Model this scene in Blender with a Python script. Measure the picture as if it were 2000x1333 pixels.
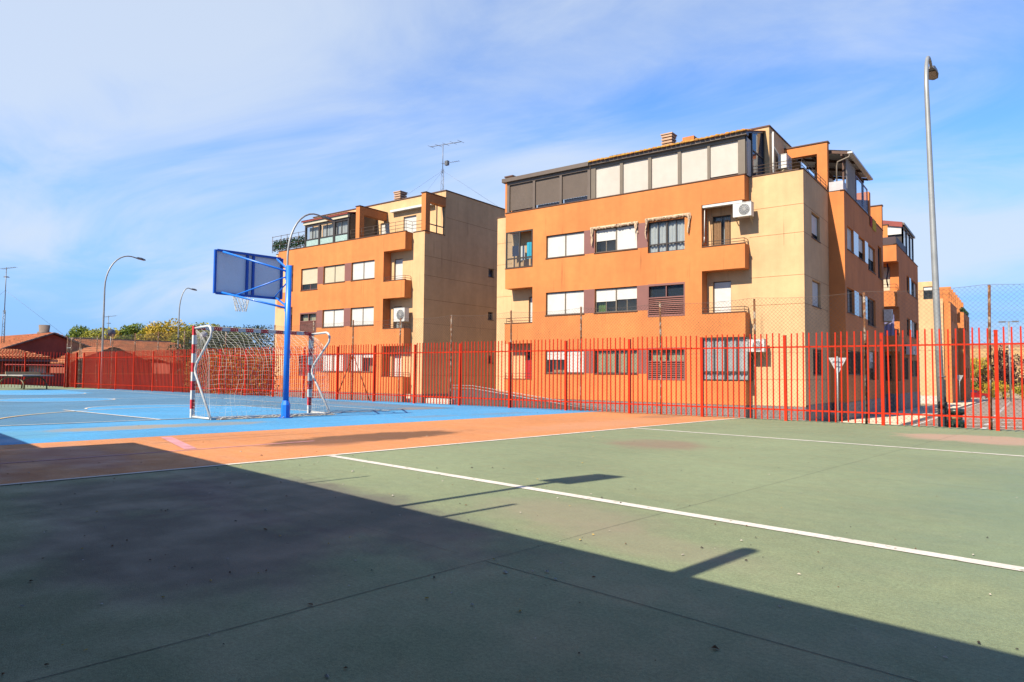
import bpy, math, random
from math import sin, cos, pi, radians, sqrt
from mathutils import Vector, Matrix

random.seed(7)
sc = bpy.context.scene
for o in list(bpy.data.objects):
    bpy.data.objects.remove(o)

# ------------------------------------------------------------------ camera
cam = bpy.data.cameras.new('camera')
camo = bpy.data.objects.new('camera', cam)
sc.collection.objects.link(camo)
YAW, PITCH, ROLL, CAMZ = radians(36.7), .0475206, .0089799, 1.05
_Rr = Matrix(((cos(ROLL), sin(ROLL), 0), (-sin(ROLL), cos(ROLL), 0), (0, 0, 1)))
_Rp = Matrix(((1, 0, 0), (0, sin(PITCH), cos(PITCH)), (0, -cos(PITCH), sin(PITCH))))
_Rz = Matrix(((cos(YAW), -sin(YAW), 0), (sin(YAW), cos(YAW), 0), (0, 0, 1)))
_M = _Rz @ _Rp @ _Rr
_B = _M @ Matrix(((1, 0, 0), (0, -1, 0), (0, 0, -1)))
camo.matrix_world = Matrix.Translation((0, 0, CAMZ)) @ _B.to_4x4()
cam.sensor_width = 36
cam.lens = 1338.04 / 2000 * 36
cam.clip_end = 3000
cam.clip_start = .05
sc.camera = camo

# ------------------------------------------------------------------ world, sun, exposure
SUN_EL = radians(45)
SUN_TR = Vector((.155, .985, 0)).normalized()          # direction the light travels over the ground
to_sun = Vector((-SUN_TR.x * cos(SUN_EL), -SUN_TR.y * cos(SUN_EL), sin(SUN_EL)))
world = bpy.data.worlds.new('World')
sc.world = world
world.use_nodes = True
WN = world.node_tree
for n in list(WN.nodes):
    WN.nodes.remove(n)


def wn(t, **k):
    n = WN.nodes.new(t)
    for a, b in k.items():
        setattr(n, a, b)
    return n


def wl(a, b):
    WN.links.new(a, b)


def wmath(op, a, b=None):
    n = wn('ShaderNodeMath', operation=op)
    for i, x in enumerate((a, b)):
        if x is None:
            continue
        if isinstance(x, (int, float)):
            n.inputs[i].default_value = x
        else:
            wl(x, n.inputs[i])
    return n.outputs[0]


sky = wn('ShaderNodeTexSky', sky_type='NISHITA', sun_disc=False, sun_elevation=SUN_EL,
         sun_rotation=math.atan2(to_sun.x, to_sun.y), altitude=700, air_density=1.0, dust_density=.6, ozone_density=2.2)
SKY_STRENGTH = .060
tc = wn('ShaderNodeTexCoord')
sep = wn('ShaderNodeSeparateXYZ')
wl(tc.outputs['Generated'], sep.inputs[0])
zc = wmath('ADD', wmath('MAXIMUM', sep.outputs[2], 0.0), .16)
comb = wn('ShaderNodeCombineXYZ')
wl(wmath('DIVIDE', sep.outputs[0], zc), comb.inputs[0])
wl(wmath('DIVIDE', sep.outputs[1], zc), comb.inputs[1])
mp = wn('ShaderNodeMapping')
mp.inputs['Rotation'].default_value = (0, 0, radians(-30))
mp.inputs['Scale'].default_value = (.42, .72, 1)
mp.inputs['Location'].default_value = (12.2, 5.1, 0)
wl(comb.outputs[0], mp.inputs[0])
nz = wn('ShaderNodeTexNoise')
nz.inputs['Scale'].default_value = .9
nz.inputs['Detail'].default_value = 3
nz.inputs['Roughness'].default_value = .45
nz.inputs['Distortion'].default_value = .35
wl(mp.outputs[0], nz.inputs['Vector'])
mp2 = wn('ShaderNodeMapping')
mp2.inputs['Rotation'].default_value = (0, 0, radians(-42))
mp2.inputs['Scale'].default_value = (.6, 1.3, 1)
wl(comb.outputs[0], mp2.inputs[0])
nz2 = wn('ShaderNodeTexNoise')
nz2.inputs['Scale'].default_value = 1.4
nz2.inputs['Detail'].default_value = 9
nz2.inputs['Roughness'].default_value = .6
nz2.inputs['Distortion'].default_value = 1.2
wl(mp2.outputs[0], nz2.inputs['Vector'])
# the veil is thicker towards the -X side of the sky
lean = wmath('MULTIPLY', wmath('MULTIPLY', sep.outputs[0], -.20), wmath('MINIMUM', wmath('MULTIPLY', wmath('MAXIMUM', wmath('SUBTRACT', sep.outputs[2], .12), -.04), 5.5), 1.0))
mixn = wmath('ADD', wmath('ADD', wmath('MULTIPLY', nz.outputs['Fac'], .72), wmath('MULTIPLY', nz2.outputs['Fac'], .28)), lean)
mr = wn('ShaderNodeMapRange', interpolation_type='SMOOTHSTEP')
wl(mixn, mr.inputs[0])
mr.inputs[1].default_value = .435
mr.inputs[2].default_value = .66
mr.inputs[3].default_value = .06
mr.inputs[4].default_value = .82
cmix = wn('ShaderNodeMix', data_type='RGBA')
wl(mr.outputs[0], cmix.inputs['Factor'])
skyg = wn('ShaderNodeMix', data_type='RGBA', blend_type='MULTIPLY')
skyg.inputs['Factor'].default_value = 1
wl(sky.outputs[0], skyg.inputs['A'])
skyg.inputs['B'].default_value = (.68, 1.22, 1.80, 1)
hz = wn('ShaderNodeMapRange', interpolation_type='SMOOTHSTEP')     # pale blue air near the horizon
wl(sep.outputs[2], hz.inputs[0])
hz.inputs[1].default_value = .34
hz.inputs[2].default_value = .0
hz.inputs[3].default_value = 0
hz.inputs[4].default_value = .92
hmix = wn('ShaderNodeMix', data_type='RGBA')
wl(hz.outputs[0], hmix.inputs['Factor'])
wl(skyg.outputs['Result'], hmix.inputs['A'])
hmix.inputs['B'].default_value = (1.75, 3.35, 6.2, 1)
wl(hmix.outputs['Result'], cmix.inputs['A'])
cmix.inputs['B'].default_value = (4.7, 5.3, 6.1, 1)
bg = wn('ShaderNodeBackground')
bg.inputs['Strength'].default_value = SKY_STRENGTH
wl(cmix.outputs['Result'], bg.inputs['Color'])
wo = wn('ShaderNodeOutputWorld')
wl(bg.outputs[0], wo.inputs[0])

sun = bpy.data.lights.new('sun', 'SUN')
sun.energy = 5.0
sun.angle = radians(.5)
sun.color = (1, .88, .69)
suno = bpy.data.objects.new('sun', sun)
sc.collection.objects.link(suno)
suno.rotation_euler = (-to_sun).to_track_quat('-Z', 'Y').to_euler()
sc.view_settings.view_transform = 'Standard'
sc.view_settings.look = 'None'
sc.view_settings.gamma = 1
sc.view_settings.use_curve_mapping = False
sc.view_settings.exposure = 1.35
sc.render.engine = 'CYCLES'
sc.cycles.max_bounces = 8
sc.cycles.transparent_max_bounces = 24

# ------------------------------------------------------------------ materials
MATS = {}
ALB = .50      # overall reflectance of the painted and rendered surfaces


def mat(name, col, rough=.8, var=.12, vscale=1.5, streak=0, fine=.06, fscale=60, bump=0, bscale=80, metal=0,
        spec=.4, dirt=None, coat=0, drips=0):
    """procedural material: base colour, broad mottling, fine grain, optional vertical streaks"""
    col = tuple(c * ALB for c in col)
    if dirt:
        dirt = (tuple(c * ALB for c in dirt[0]), *dirt[1:])
    m = bpy.data.materials.new(name)
    m.use_nodes = True
    N, L = m.node_tree.nodes, m.node_tree.links
    p = N['Principled BSDF']
    p.inputs['Roughness'].default_value = rough
    p.inputs['Metallic'].default_value = metal
    p.inputs['Specular IOR Level'].default_value = spec
    p.inputs['Coat Weight'].default_value = coat
    g = N.new('ShaderNodeNewGeometry')

    def noise(scale, det=4, vec=None):
        n = N.new('ShaderNodeTexNoise')
        n.inputs['Scale'].default_value = scale
        n.inputs['Detail'].default_value = det
        L.new(vec or g.outputs['Position'], n.inputs['Vector'])
        return n.outputs['Fac']

    def ramp(f, lo, hi):
        r = N.new('ShaderNodeMapRange')
        L.new(f, r.inputs[0])
        r.inputs[1].default_value = .3
        r.inputs[2].default_value = .7
        r.inputs[3].default_value = lo
        r.inputs[4].default_value = hi
        return r.outputs[0]

    cur = None

    def mul(f):
        nonlocal cur
        n = N.new('ShaderNodeMix')
        n.data_type = 'RGBA'
        n.blend_type = 'MULTIPLY'
        n.inputs['Factor'].default_value = 1
        if cur is None:
            n.inputs['A'].default_value = (*col, 1)
        else:
            L.new(cur, n.inputs['A'])
        L.new(f, n.inputs['B'])
        cur = n.outputs['Result']
    if var:
        mul(ramp(noise(vscale), 1 - var, 1 + var))
    if fine:
        mul(ramp(noise(fscale, 2), 1 - fine, 1 + fine))
    if streak:
        mp_ = N.new('ShaderNodeMapping')
        mp_.inputs['Scale'].default_value = (2.2, 2.2, .12)
        L.new(g.outputs['Position'], mp_.inputs[0])
        mul(ramp(noise(1, 5, mp_.outputs[0]), 1 - streak, 1 + streak * .4))
    if drips:            # narrow run-off stains in scattered places
        mp2_ = N.new('ShaderNodeMapping')
        mp2_.inputs['Scale'].default_value = (7, 7, .22)
        L.new(g.outputs['Position'], mp2_.inputs[0])
        a_ = N.new('ShaderNodeMapRange')
        L.new(noise(1, 3, mp2_.outputs[0]), a_.inputs[0])
        a_.inputs[1].default_value = .60
        a_.inputs[2].default_value = .72
        b_ = N.new('ShaderNodeMapRange')
        L.new(noise(.55, 3), b_.inputs[0])
        b_.inputs[1].default_value = .48
        b_.inputs[2].default_value = .62
        c_ = N.new('ShaderNodeMath')
        c_.operation = 'MULTIPLY'
        L.new(a_.outputs[0], c_.inputs[0])
        L.new(b_.outputs[0], c_.inputs[1])
        d_ = N.new('ShaderNodeMapRange')
        L.new(c_.outputs[0], d_.inputs[0])
        d_.inputs[3].default_value = 1
        d_.inputs[4].default_value = 1 - drips
        mul(d_.outputs[0])
        mul(ramp(noise(3.2, 6), .95, 1.05))
    if dirt:
        dcol, lo, hi, dsc = dirt
        r = N.new('ShaderNodeMapRange')
        L.new(noise(dsc, 6), r.inputs[0])
        r.inputs[1].default_value = lo
        r.inputs[2].default_value = hi
        n = N.new('ShaderNodeMix')
        n.data_type = 'RGBA'
        L.new(r.outputs[0], n.inputs['Factor'])
        if cur is None:
            n.inputs['A'].default_value = (*col, 1)
        else:
            L.new(cur, n.inputs['A'])
        n.inputs['B'].default_value = (*dcol, 1)
        cur = n.outputs['Result']
    if cur is None:
        p.inputs['Base Color'].default_value = (*col, 1)
    else:
        L.new(cur, p.inputs['Base Color'])
    if bump:
        b = N.new('ShaderNodeBump')
        b.inputs['Strength'].default_value = bump
        b.inputs['Distance'].default_value = .01
        L.new(noise(bscale, 3), b.inputs['Height'])
        L.new(b.outputs[0], p.inputs['Normal'])
    MATS[name] = m
    return m


ORANGE = mat('orange_render', (.77, .262, .074), .9, .12, .45, .10, .06, 40, .3, 60, drips=.38)
CREAM = mat('cream_render', (.83, .525, .275), .9, .10, .45, .09, .06, 40, .3, 60, drips=.34)
MAUVE = mat('mauve_panel_paint', (.27, .11, .095), .55, .06, 2, 0, .03)
MAUVEG = mat('glossy_mauve_panel', (.27, .12, .11), .12, .05, 2, 0, .02, spec=.8, coat=.6)
COPING = mat('brown_coping', (.12, .055, .035), .7, .15, 3)
JOINT = mat('render_joint', (.30, .15, .055), .9, .1, 3)
PLINTH = mat('grey_granite_plinth', (.23, .20, .195), .6, .2, 3, 0, .35, 45)
SHUTW = mat('white_shutter', (.78, .775, .75), .5, .04, 3, .04, .02)
SHUTC = mat('cream_shutter', (.70, .62, .46), .5, .04, 3, .04, .02)
SHUTB = mat('brown_shutter', (.165, .125, .10), .45, .06, 3, .05, .02)
SHUTP = mat('ivory_shutter', (.70, .64, .58), .5, .04, 3, .05, .02)
BRONZE = mat('dark_bronze_frame', (.055, .043, .036), .4, .08, 4)
TAUPE = mat('taupe_frame', (.20, .16, .12), .45, .06, 4)
WHITEP = mat('white_paint', (.78, .78, .76), .45, .06, 4, .06, .03)
DARKROOM = mat('dark_room', (.035, .033, .03), .9, .2, 3)
CURTAIN = mat('white_curtain', (.74, .75, .74), .9, .08, 5, .1)
CURTY = mat('pale_yellow_curtain', (.62, .56, .33), .9, .08, 5, .1)
CURTG = mat('green_curtain', (.16, .26, .04), .9, .2, 5, .1)
CURTB = mat('brown_bead_curtain', (.30, .17, .085), .9, .2, 20)
TEALB = mat('frosted_teal_panel', (.42, .58, .55), .3, .18, 14, 0, .2, 30)
REDM = mat('red_roof_sheet', (.30, .045, .035), .6, .12, 3)
YTILE = mat('lichen_yellow_tile', (.55, .24, .045), .85, .3, 6, 0, .2, 40, dirt=((.62, .40, .05), .45, .62, 7))
OTILE = mat('orange_clay_tile', (.56, .185, .075), .85, .25, 1.3, 0, .25, 12, dirt=((.40, .17, .08), .5, .68, 1.1))
BRICK = mat('red_brown_brick', (.36, .095, .06), .9, .12, 1.5, .1, .2, 25)
REDWALL = mat('pink_red_wall', (.42, .07, .055), .9, .12, 1.5, .1, .1, 20)
GREYR = mat('grey_ridge', (.23, .175, .15), .9, .2, 3)
METAL = mat('galvanised_steel', (.42, .44, .45), .5, .12, 3, .12, .08, 60, metal=.35)
DARKMET = mat('dark_rail_metal', (.10, .065, .05), .5, .15, 5)
LAMPD = mat('lamp_grey', (.20, .21, .23), .45, .1, 4, metal=.3)
LAMPG = mat('lamp_glass', (.33, .22, .14), .25, .1, 10, spec=.6)
RED = mat('red_fence_paint', (.66, .034, .006), .5, .14, .8, .08, .06, 40, spec=.15, dirt=((.24, .03, .015), .66, .74, 5))
RUST = mat('rusty_pipe', (.22, .085, .03), .85, .3, 6, 0, .3, 50, dirt=((.42, .34, .27), .52, .6, 9), metal=.1)
WIRE = mat('chain_wire', (.17, .135, .115), .6, .2, 5, metal=.3)
BLUEP = mat('blue_steel_paint', (.006, .23, 1.0), .42, .12, 3, .12, .08, spec=.5, coat=.1, dirt=((.05, .09, .22), .66, .74, 9))
BLUED = mat('dark_blue_frame', (.006, .115, .62), .38, .07, 3)
BOARD = mat('backboard_grey', (1.0, 1.06, 1.15), .6, .05, 2, .05)
GREDP = mat('goal_red_paint', (.75, .03, .03), .4, .12, 8, 0, .05)
GWHITE = mat('goal_white_paint', (.72, .73, .72), .4, .1, 7, 0, .05, dirt=((.40, .22, .12), .64, .72, 10))
NET = mat('white_net_cord', (.80, .80, .76), .9, .05, 5)
SANDB = mat('sand_ballast', (.38, .31, .24), .95, .4, 12, 0, .4, 60)
PINGT = mat('pale_table_top', (.45, .44, .40), .5, .1, 3)
TANM = mat('tan_metal', (.52, .42, .24), .6, .1, 4)
OLIVEM = mat('olive_metal', (.16, .12, .06), .6, .15, 6)
BINGREEN = mat('dark_green_plastic', (.016, .045, .035), .35, .1, 5)
BLACK = mat('black_rubber', (.015, .015, .016), .6, .1, 5)
CARRED = mat('car_red', (.35, .012, .016), .2, .03, 3, coat=.8)
TYRE = mat('tyre', (.02, .02, .02), .8)
CHROME = mat('alloy', (.55, .55, .57), .3, .05, metal=.7)
PAVING = mat('brownish_paving', (.33, .235, .18), .95, .1, .3, 0, .18, 9, .3, 30)
ASPH = mat('grey_asphalt', (.10, .10, .105), .95, .15, .4, 0, .2, 25, .3, 50)
SIDEW = mat('pale_pavement', (.88, .72, .52), .95, .1, .6, 0, .12, 12)
EARTH = mat('dry_earth', (.42, .32, .20), 1, .2, .1, 0, .25, 3)
HILL = mat('dry_ochre_field', (.55, .34, .13), 1, .15, .02, 0, .2, .4, dirt=((.42, .20, .09), .5, .6, .03))
PAINT = mat('white_line_paint', (.78, .73, .68), .8, .10, 3, 0, .12, 60, dirt=((.36, .36, .27), .60, .68, 16))
YPAINT = mat('yellow_line_paint', (.68, .50, .26), .8, .1, 3, 0, .08, 60)
PINKL = mat('faded_pink_line', (.62, .29, .33), .85, .2, 3, 0, .1, 60)
CONCRETE = mat('concrete', (.33, .31, .28), .95, .12, 1.5, .1, .15, 40)
RAMPW = mat('dark_ramp_wall', (.115, .10, .10), .9, .2, 3, .1, .2, 40)
BARK = mat('bark', (.10, .07, .045), .95, .25, 6)
PLASTER = mat('white_plaster', (.72, .68, .60), .9, .06, 1, .08)
AWN = mat('faded_awning_cloth', (.66, .48, .33), .9, .3, 14, .1, .3, 40, dirt=((.10, .07, .05), .60, .66, 9))
SHADE_SLATE = mat('shade_deepening_slate', (.045, .065, .10), .8)  # invented dark finish of the unseen pavilion, cuts light bounced into the shade
CRACK = mat('joint_filler', (.11, .115, .10), .95)
TURQ = mat('turquoise_cloth', (.02, .36, .55), .9, .15, 6)
NAVY = mat('navy_cloth', (.02, .03, .09), .9, .2, 6)
LILAC = mat('lilac_cloth', (.28, .27, .52), .9, .3, 10)
REDC = mat('red_cloth', (.55, .03, .04), .9, .1, 6)
YELC = mat('yellow_cloth', (.75, .50, .03), .9, .1, 6)


def foliage(name, c1, c2, c3):
    c1, c2, c3 = (tuple(c * .62 for c in q) for q in (c1, c2, c3))
    m = bpy.data.materials.new(name)
    m.use_nodes = True
    N, L = m.node_tree.nodes, m.node_tree.links
    p = N['Principled BSDF']
    p.inputs['Roughness'].default_value = .65
    p.inputs['Specular IOR Level'].default_value = .25
    g = N.new('ShaderNodeNewGeometry')
    n = N.new('ShaderNodeTexNoise')
    n.inputs['Scale'].default_value = .7
    n.inputs['Detail'].default_value = 3
    L.new(g.outputs['Position'], n.inputs['Vector'])
    ad = N.new('ShaderNodeMath')
    ad.operation = 'ADD'
    mu = N.new('ShaderNodeMath')
    mu.operation = 'MULTIPLY'
    mu.inputs[1].default_value = .34
    L.new(g.outputs['Random Per Island'], mu.inputs[0])
    mu2 = N.new('ShaderNodeMath')
    mu2.operation = 'MULTIPLY'
    mu2.inputs[1].default_value = .75
    L.new(n.outputs['Fac'], mu2.inputs[0])
    L.new(mu.outputs[0], ad.inputs[0])
    L.new(mu2.outputs[0], ad.inputs[1])
    r = N.new('ShaderNodeValToRGB')
    r.color_ramp.elements[0].position = .35
    r.color_ramp.elements[0].color = (*c1, 1)
    r.color_ramp.elements[1].position = .72
    r.color_ramp.elements[1].color = (*c3, 1)
    e = r.color_ramp.elements.new(.54)
    e.color = (*c2, 1)
    L.new(ad.outputs[0], r.inputs[0])
    L.new(r.outputs[0], p.inputs['Base Color'])
    tr = N.new('ShaderNodeBsdfTranslucent')
    L.new(r.outputs[0], tr.inputs[0])
    mx = N.new('ShaderNodeMixShader')
    mx.inputs[0].default_value = .3
    L.new(p.outputs[0], mx.inputs[1])
    L.new(tr.outputs[0], mx.inputs[2])
    L.new(mx.outputs[0], N['Material Output'].inputs[0])
    return m


F_YEL = foliage('yellow_autumn_leaves', (.22, .20, .03), (.55, .42, .05), (.75, .50, .06))
F_GRN = foliage('green_leaves', (.07, .12, .02), (.17, .25, .04), (.30, .34, .05))
F_YGR = foliage('yellow_green_leaves', (.16, .19, .03), (.38, .38, .05), (.58, .50, .06))
F_DRK = foliage('dark_green_leaves', (.018, .035, .014), (.04, .065, .022), (.08, .10, .03))
F_RUS = foliage('russet_hedge_leaves', (.10, .085, .02), (.30, .20, .04), (.55, .30, .05))
F_PUR = foliage('purple_leaves', (.03, .014, .018), (.075, .03, .035), (.15, .07, .06))
F_IVY = foliage('artificial_ivy', (.01, .03, .012), (.02, .07, .025), (.05, .12, .04))
F_GRS = foliage('dry_weeds', (.10, .085, .03), (.20, .15, .06), (.30, .22, .10))


def glass_mat(name, tint, rough, transp):
    m = bpy.data.materials.new(name)
    m.use_nodes = True
    N, L = m.node_tree.nodes, m.node_tree.links
    p = N['Principled BSDF']
    p.inputs['Base Color'].default_value = (*tint, 1)
    p.inputs['Roughness'].default_value = rough
    p.inputs['Specular IOR Level'].default_value = .8
    t = N.new('ShaderNodeBsdfTransparent')
    t.inputs[0].default_value = (.9, .94, .96, 1)
    mx = N.new('ShaderNodeMixShader')
    mx.inputs[0].default_value = transp
    L.new(p.outputs[0], mx.inputs[1])
    L.new(t.outputs[0], mx.inputs[2])
    L.new(mx.outputs[0], N['Material Output'].inputs[0])
    return m


GLASS = glass_mat('window_glass', (.05, .065, .085), .04, .76)
GLASSD = glass_mat('tinted_glass', (.03, .035, .06), .04, .2)

# ---- court paint: base colour + located stains
A0 = radians(-6.9)
CU = (cos(A0), sin(A0))
CV = (-sin(A0), cos(A0))


def cw(u, v, z=0.0):
    """court coordinates -> world"""
    return (CU[0] * u + CV[0] * v, CU[1] * u + CV[1] * v, z)


def court_mat(name, col, stains, wear=(.5, .5, .5), wearamt=.25, rough=.75):
    k_ = ALB
    col = tuple(c * k_ for c in col)
    wear = tuple(c * k_ for c in wear)
    stains = [(*q[:4], tuple(c * k_ for c in q[4]), *q[5:]) for q in stains]
    m = bpy.data.materials.new(name)
    m.use_nodes = True
    N, L = m.node_tree.nodes, m.node_tree.links
    p = N['Principled BSDF']
    p.inputs['Specular IOR Level'].default_value = .35
    g = N.new('ShaderNodeNewGeometry')
    rot = N.new('ShaderNodeMapping')
    rot.inputs['Rotation'].default_value = (0, 0, -A0)
    L.new(g.outputs['Position'], rot.inputs[0])
    P = rot.outputs[0]

    def noise(scale, det=4, vec=None, ro=.55, dist=0):
        n = N.new('ShaderNodeTexNoise')
        n.inputs['Scale'].default_value = scale
        n.inputs['Detail'].default_value = det
        n.inputs['Roughness'].default_value = ro
        n.inputs['Distortion'].default_value = dist
        L.new(vec or P, n.inputs['Vector'])
        return n.outputs['Fac']

    def mr_(f, a, b, lo, hi, sm=True):
        r = N.new('ShaderNodeMapRange')
        if sm:
            r.interpolation_type = 'SMOOTHSTEP'
        L.new(f, r.inputs[0])
        for i, x in enumerate((a, b, lo, hi)):
            r.inputs[i + 1].default_value = x
        return r.outputs[0]

    def mix(f, a, b, blend='MIX'):
        n = N.new('ShaderNodeMix')
        n.data_type = 'RGBA'
        n.blend_type = blend
        for s, x in (('Factor', f), ('A', a), ('B', b)):
            if isinstance(x, tuple):
                n.inputs[s].default_value = (*x, 1)
            elif isinstance(x, (int, float)):
                n.inputs[s].default_value = x
            else:
                L.new(x, n.inputs[s])
        return n.outputs['Result']

    def m2(op, a, b):
        n = N.new('ShaderNodeMath')
        n.operation = op
        for i, x in enumerate((a, b)):
            if isinstance(x, (int, float)):
                n.inputs[i].default_value = x
            else:
                L.new(x, n.inputs[i])
        return n.outputs[0]
    c = mix(mr_(noise(.35, 5), .3, .7, 0, 1), tuple(x * .88 for x in col), tuple(min(1, x * 1.1) for x in col))
    # long soft brush strokes of the squeegee
    st = N.new('ShaderNodeMapping')
    st.inputs['Scale'].default_value = (.45, 3.0, 1)
    st.inputs['Rotation'].default_value = (0, 0, radians(62))
    L.new(P, st.inputs[0])
    c = mix(mr_(noise(1.2, 6, st.outputs[0], .65), .42, .68, 0, wearamt), c, wear)
    c = mix(1.0, c, mr_(noise(55, 2), .25, .75, .84, 1.16), 'MULTIPLY')
    c = mix(1.0, c, mr_(noise(190, 2), .25, .75, .80, 1.20), 'MULTIPLY')
    sc_ = N.new('ShaderNodeMapping')
    sc_.inputs['Scale'].default_value = (1.2, 14, 1)
    sc_.inputs['Rotation'].default_value = (0, 0, radians(55))
    L.new(P, sc_.inputs[0])
    c = mix(mr_(noise(2.2, 5, sc_.outputs[0], .6), .62, .74, 0, .32), c, tuple(min(1, x * 1.5 + .03) for x in col))
    c = mix(1.0, c, mr_(noise(9, 4), .25, .75, .93, 1.07), 'MULTIPLY')
    # pale scuffs and small dark specks
    c = mix(mr_(noise(26, 3, None, .7), .70, .76, 0, .5), c, tuple(min(1, x * 1.7 + .06) for x in col))
    c = mix(mr_(noise(17, 2, None, .5), .73, .77, 0, .55), c, tuple(x * .4 for x in col))
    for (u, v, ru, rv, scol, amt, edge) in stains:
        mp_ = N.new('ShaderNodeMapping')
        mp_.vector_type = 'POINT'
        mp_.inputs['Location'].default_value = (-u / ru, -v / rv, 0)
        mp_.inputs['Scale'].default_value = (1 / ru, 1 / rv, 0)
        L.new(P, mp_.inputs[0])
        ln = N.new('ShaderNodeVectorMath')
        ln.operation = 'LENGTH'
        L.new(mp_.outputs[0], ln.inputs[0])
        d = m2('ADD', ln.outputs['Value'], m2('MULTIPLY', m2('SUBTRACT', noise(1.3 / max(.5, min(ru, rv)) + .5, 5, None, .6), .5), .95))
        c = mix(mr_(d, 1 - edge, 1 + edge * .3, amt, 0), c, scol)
    L.new(c, p.inputs['Base Color'])
    L.new(mr_(noise(2, 4), .3, .7, rough - .12, rough + .12), p.inputs['Roughness'])
    b = N.new('ShaderNodeBump')
    b.inputs['Strength'].default_value = .6
    b.inputs['Distance'].default_value = .004
    L.new(noise(150, 3), b.inputs['Height'])
    L.new(b.outputs[0], p.inputs['Normal'])
    return m


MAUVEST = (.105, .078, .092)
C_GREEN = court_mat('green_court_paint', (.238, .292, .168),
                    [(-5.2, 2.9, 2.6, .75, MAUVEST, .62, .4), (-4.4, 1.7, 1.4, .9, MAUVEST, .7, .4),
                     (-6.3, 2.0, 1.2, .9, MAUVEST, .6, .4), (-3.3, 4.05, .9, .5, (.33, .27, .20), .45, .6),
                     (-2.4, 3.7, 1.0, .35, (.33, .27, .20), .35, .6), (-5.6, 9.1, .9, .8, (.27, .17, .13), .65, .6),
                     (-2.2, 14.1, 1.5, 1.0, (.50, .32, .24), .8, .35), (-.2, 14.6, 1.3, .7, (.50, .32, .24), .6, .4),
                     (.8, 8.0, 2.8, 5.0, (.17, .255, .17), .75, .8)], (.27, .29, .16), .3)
C_ORANGE = court_mat('orange_court_paint', (.66, .262, .092),
                     [(-9.30, 6.5, .62, 2.0, (.17, .075, .03), .97, .3), (-9.0, 5.6, .5, .7, (.24, .10, .045), .6, .5),
                      (-9.2, 15.2, .5, 1.1, (.30, .16, .09), .6, .5), (-9.6, 2.4, 1.7, .6, (.42, .19, .17), .6, .5),
                      (-9.5, 1.0, 2.0, 1.0, (.36, .16, .13), .6, .5), (-8.6, 11.6, .8, 3.0, (.62, .30, .16), .6, .6)],
                     (.60, .30, .15), .45)
C_LBLUE = court_mat('light_blue_court_paint', (.07, .345, .68),
                    [(-13.7, 4.3, .55, 1.5, (.33, .31, .27), .95, .4), (-13.55, 5.9, .5, 1.1, (.27, .29, .29), .8, .4),
                     (-12.8, 10.6, .35, 1.0, (.16, .27, .40), .7, .5), (-12.6, 12.9, .4, 1.2, (.15, .27, .42), .6, .5),
                     (-13.2, 2.6, 1.0, .6, (.11, .34, .52), .6, .5)],
                    (.10, .33, .62), .4)
C_MBLUE = court_mat('mid_blue_court_paint', (.075, .22, .385),
                    [(-15.5, 12.7, 1.2, 1.0, (.28, .24, .22), .8, .5), (-19.0, 12.9, 2.6, .8, (.20, .22, .26), .6, .5),
                     (-17.5, 3.4, 1.3, .5, (.05, .17, .36), .5, .5)], (.10, .23, .36), .4)

# ------------------------------------------------------------------ mesh building helpers
ORG = {}


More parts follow.
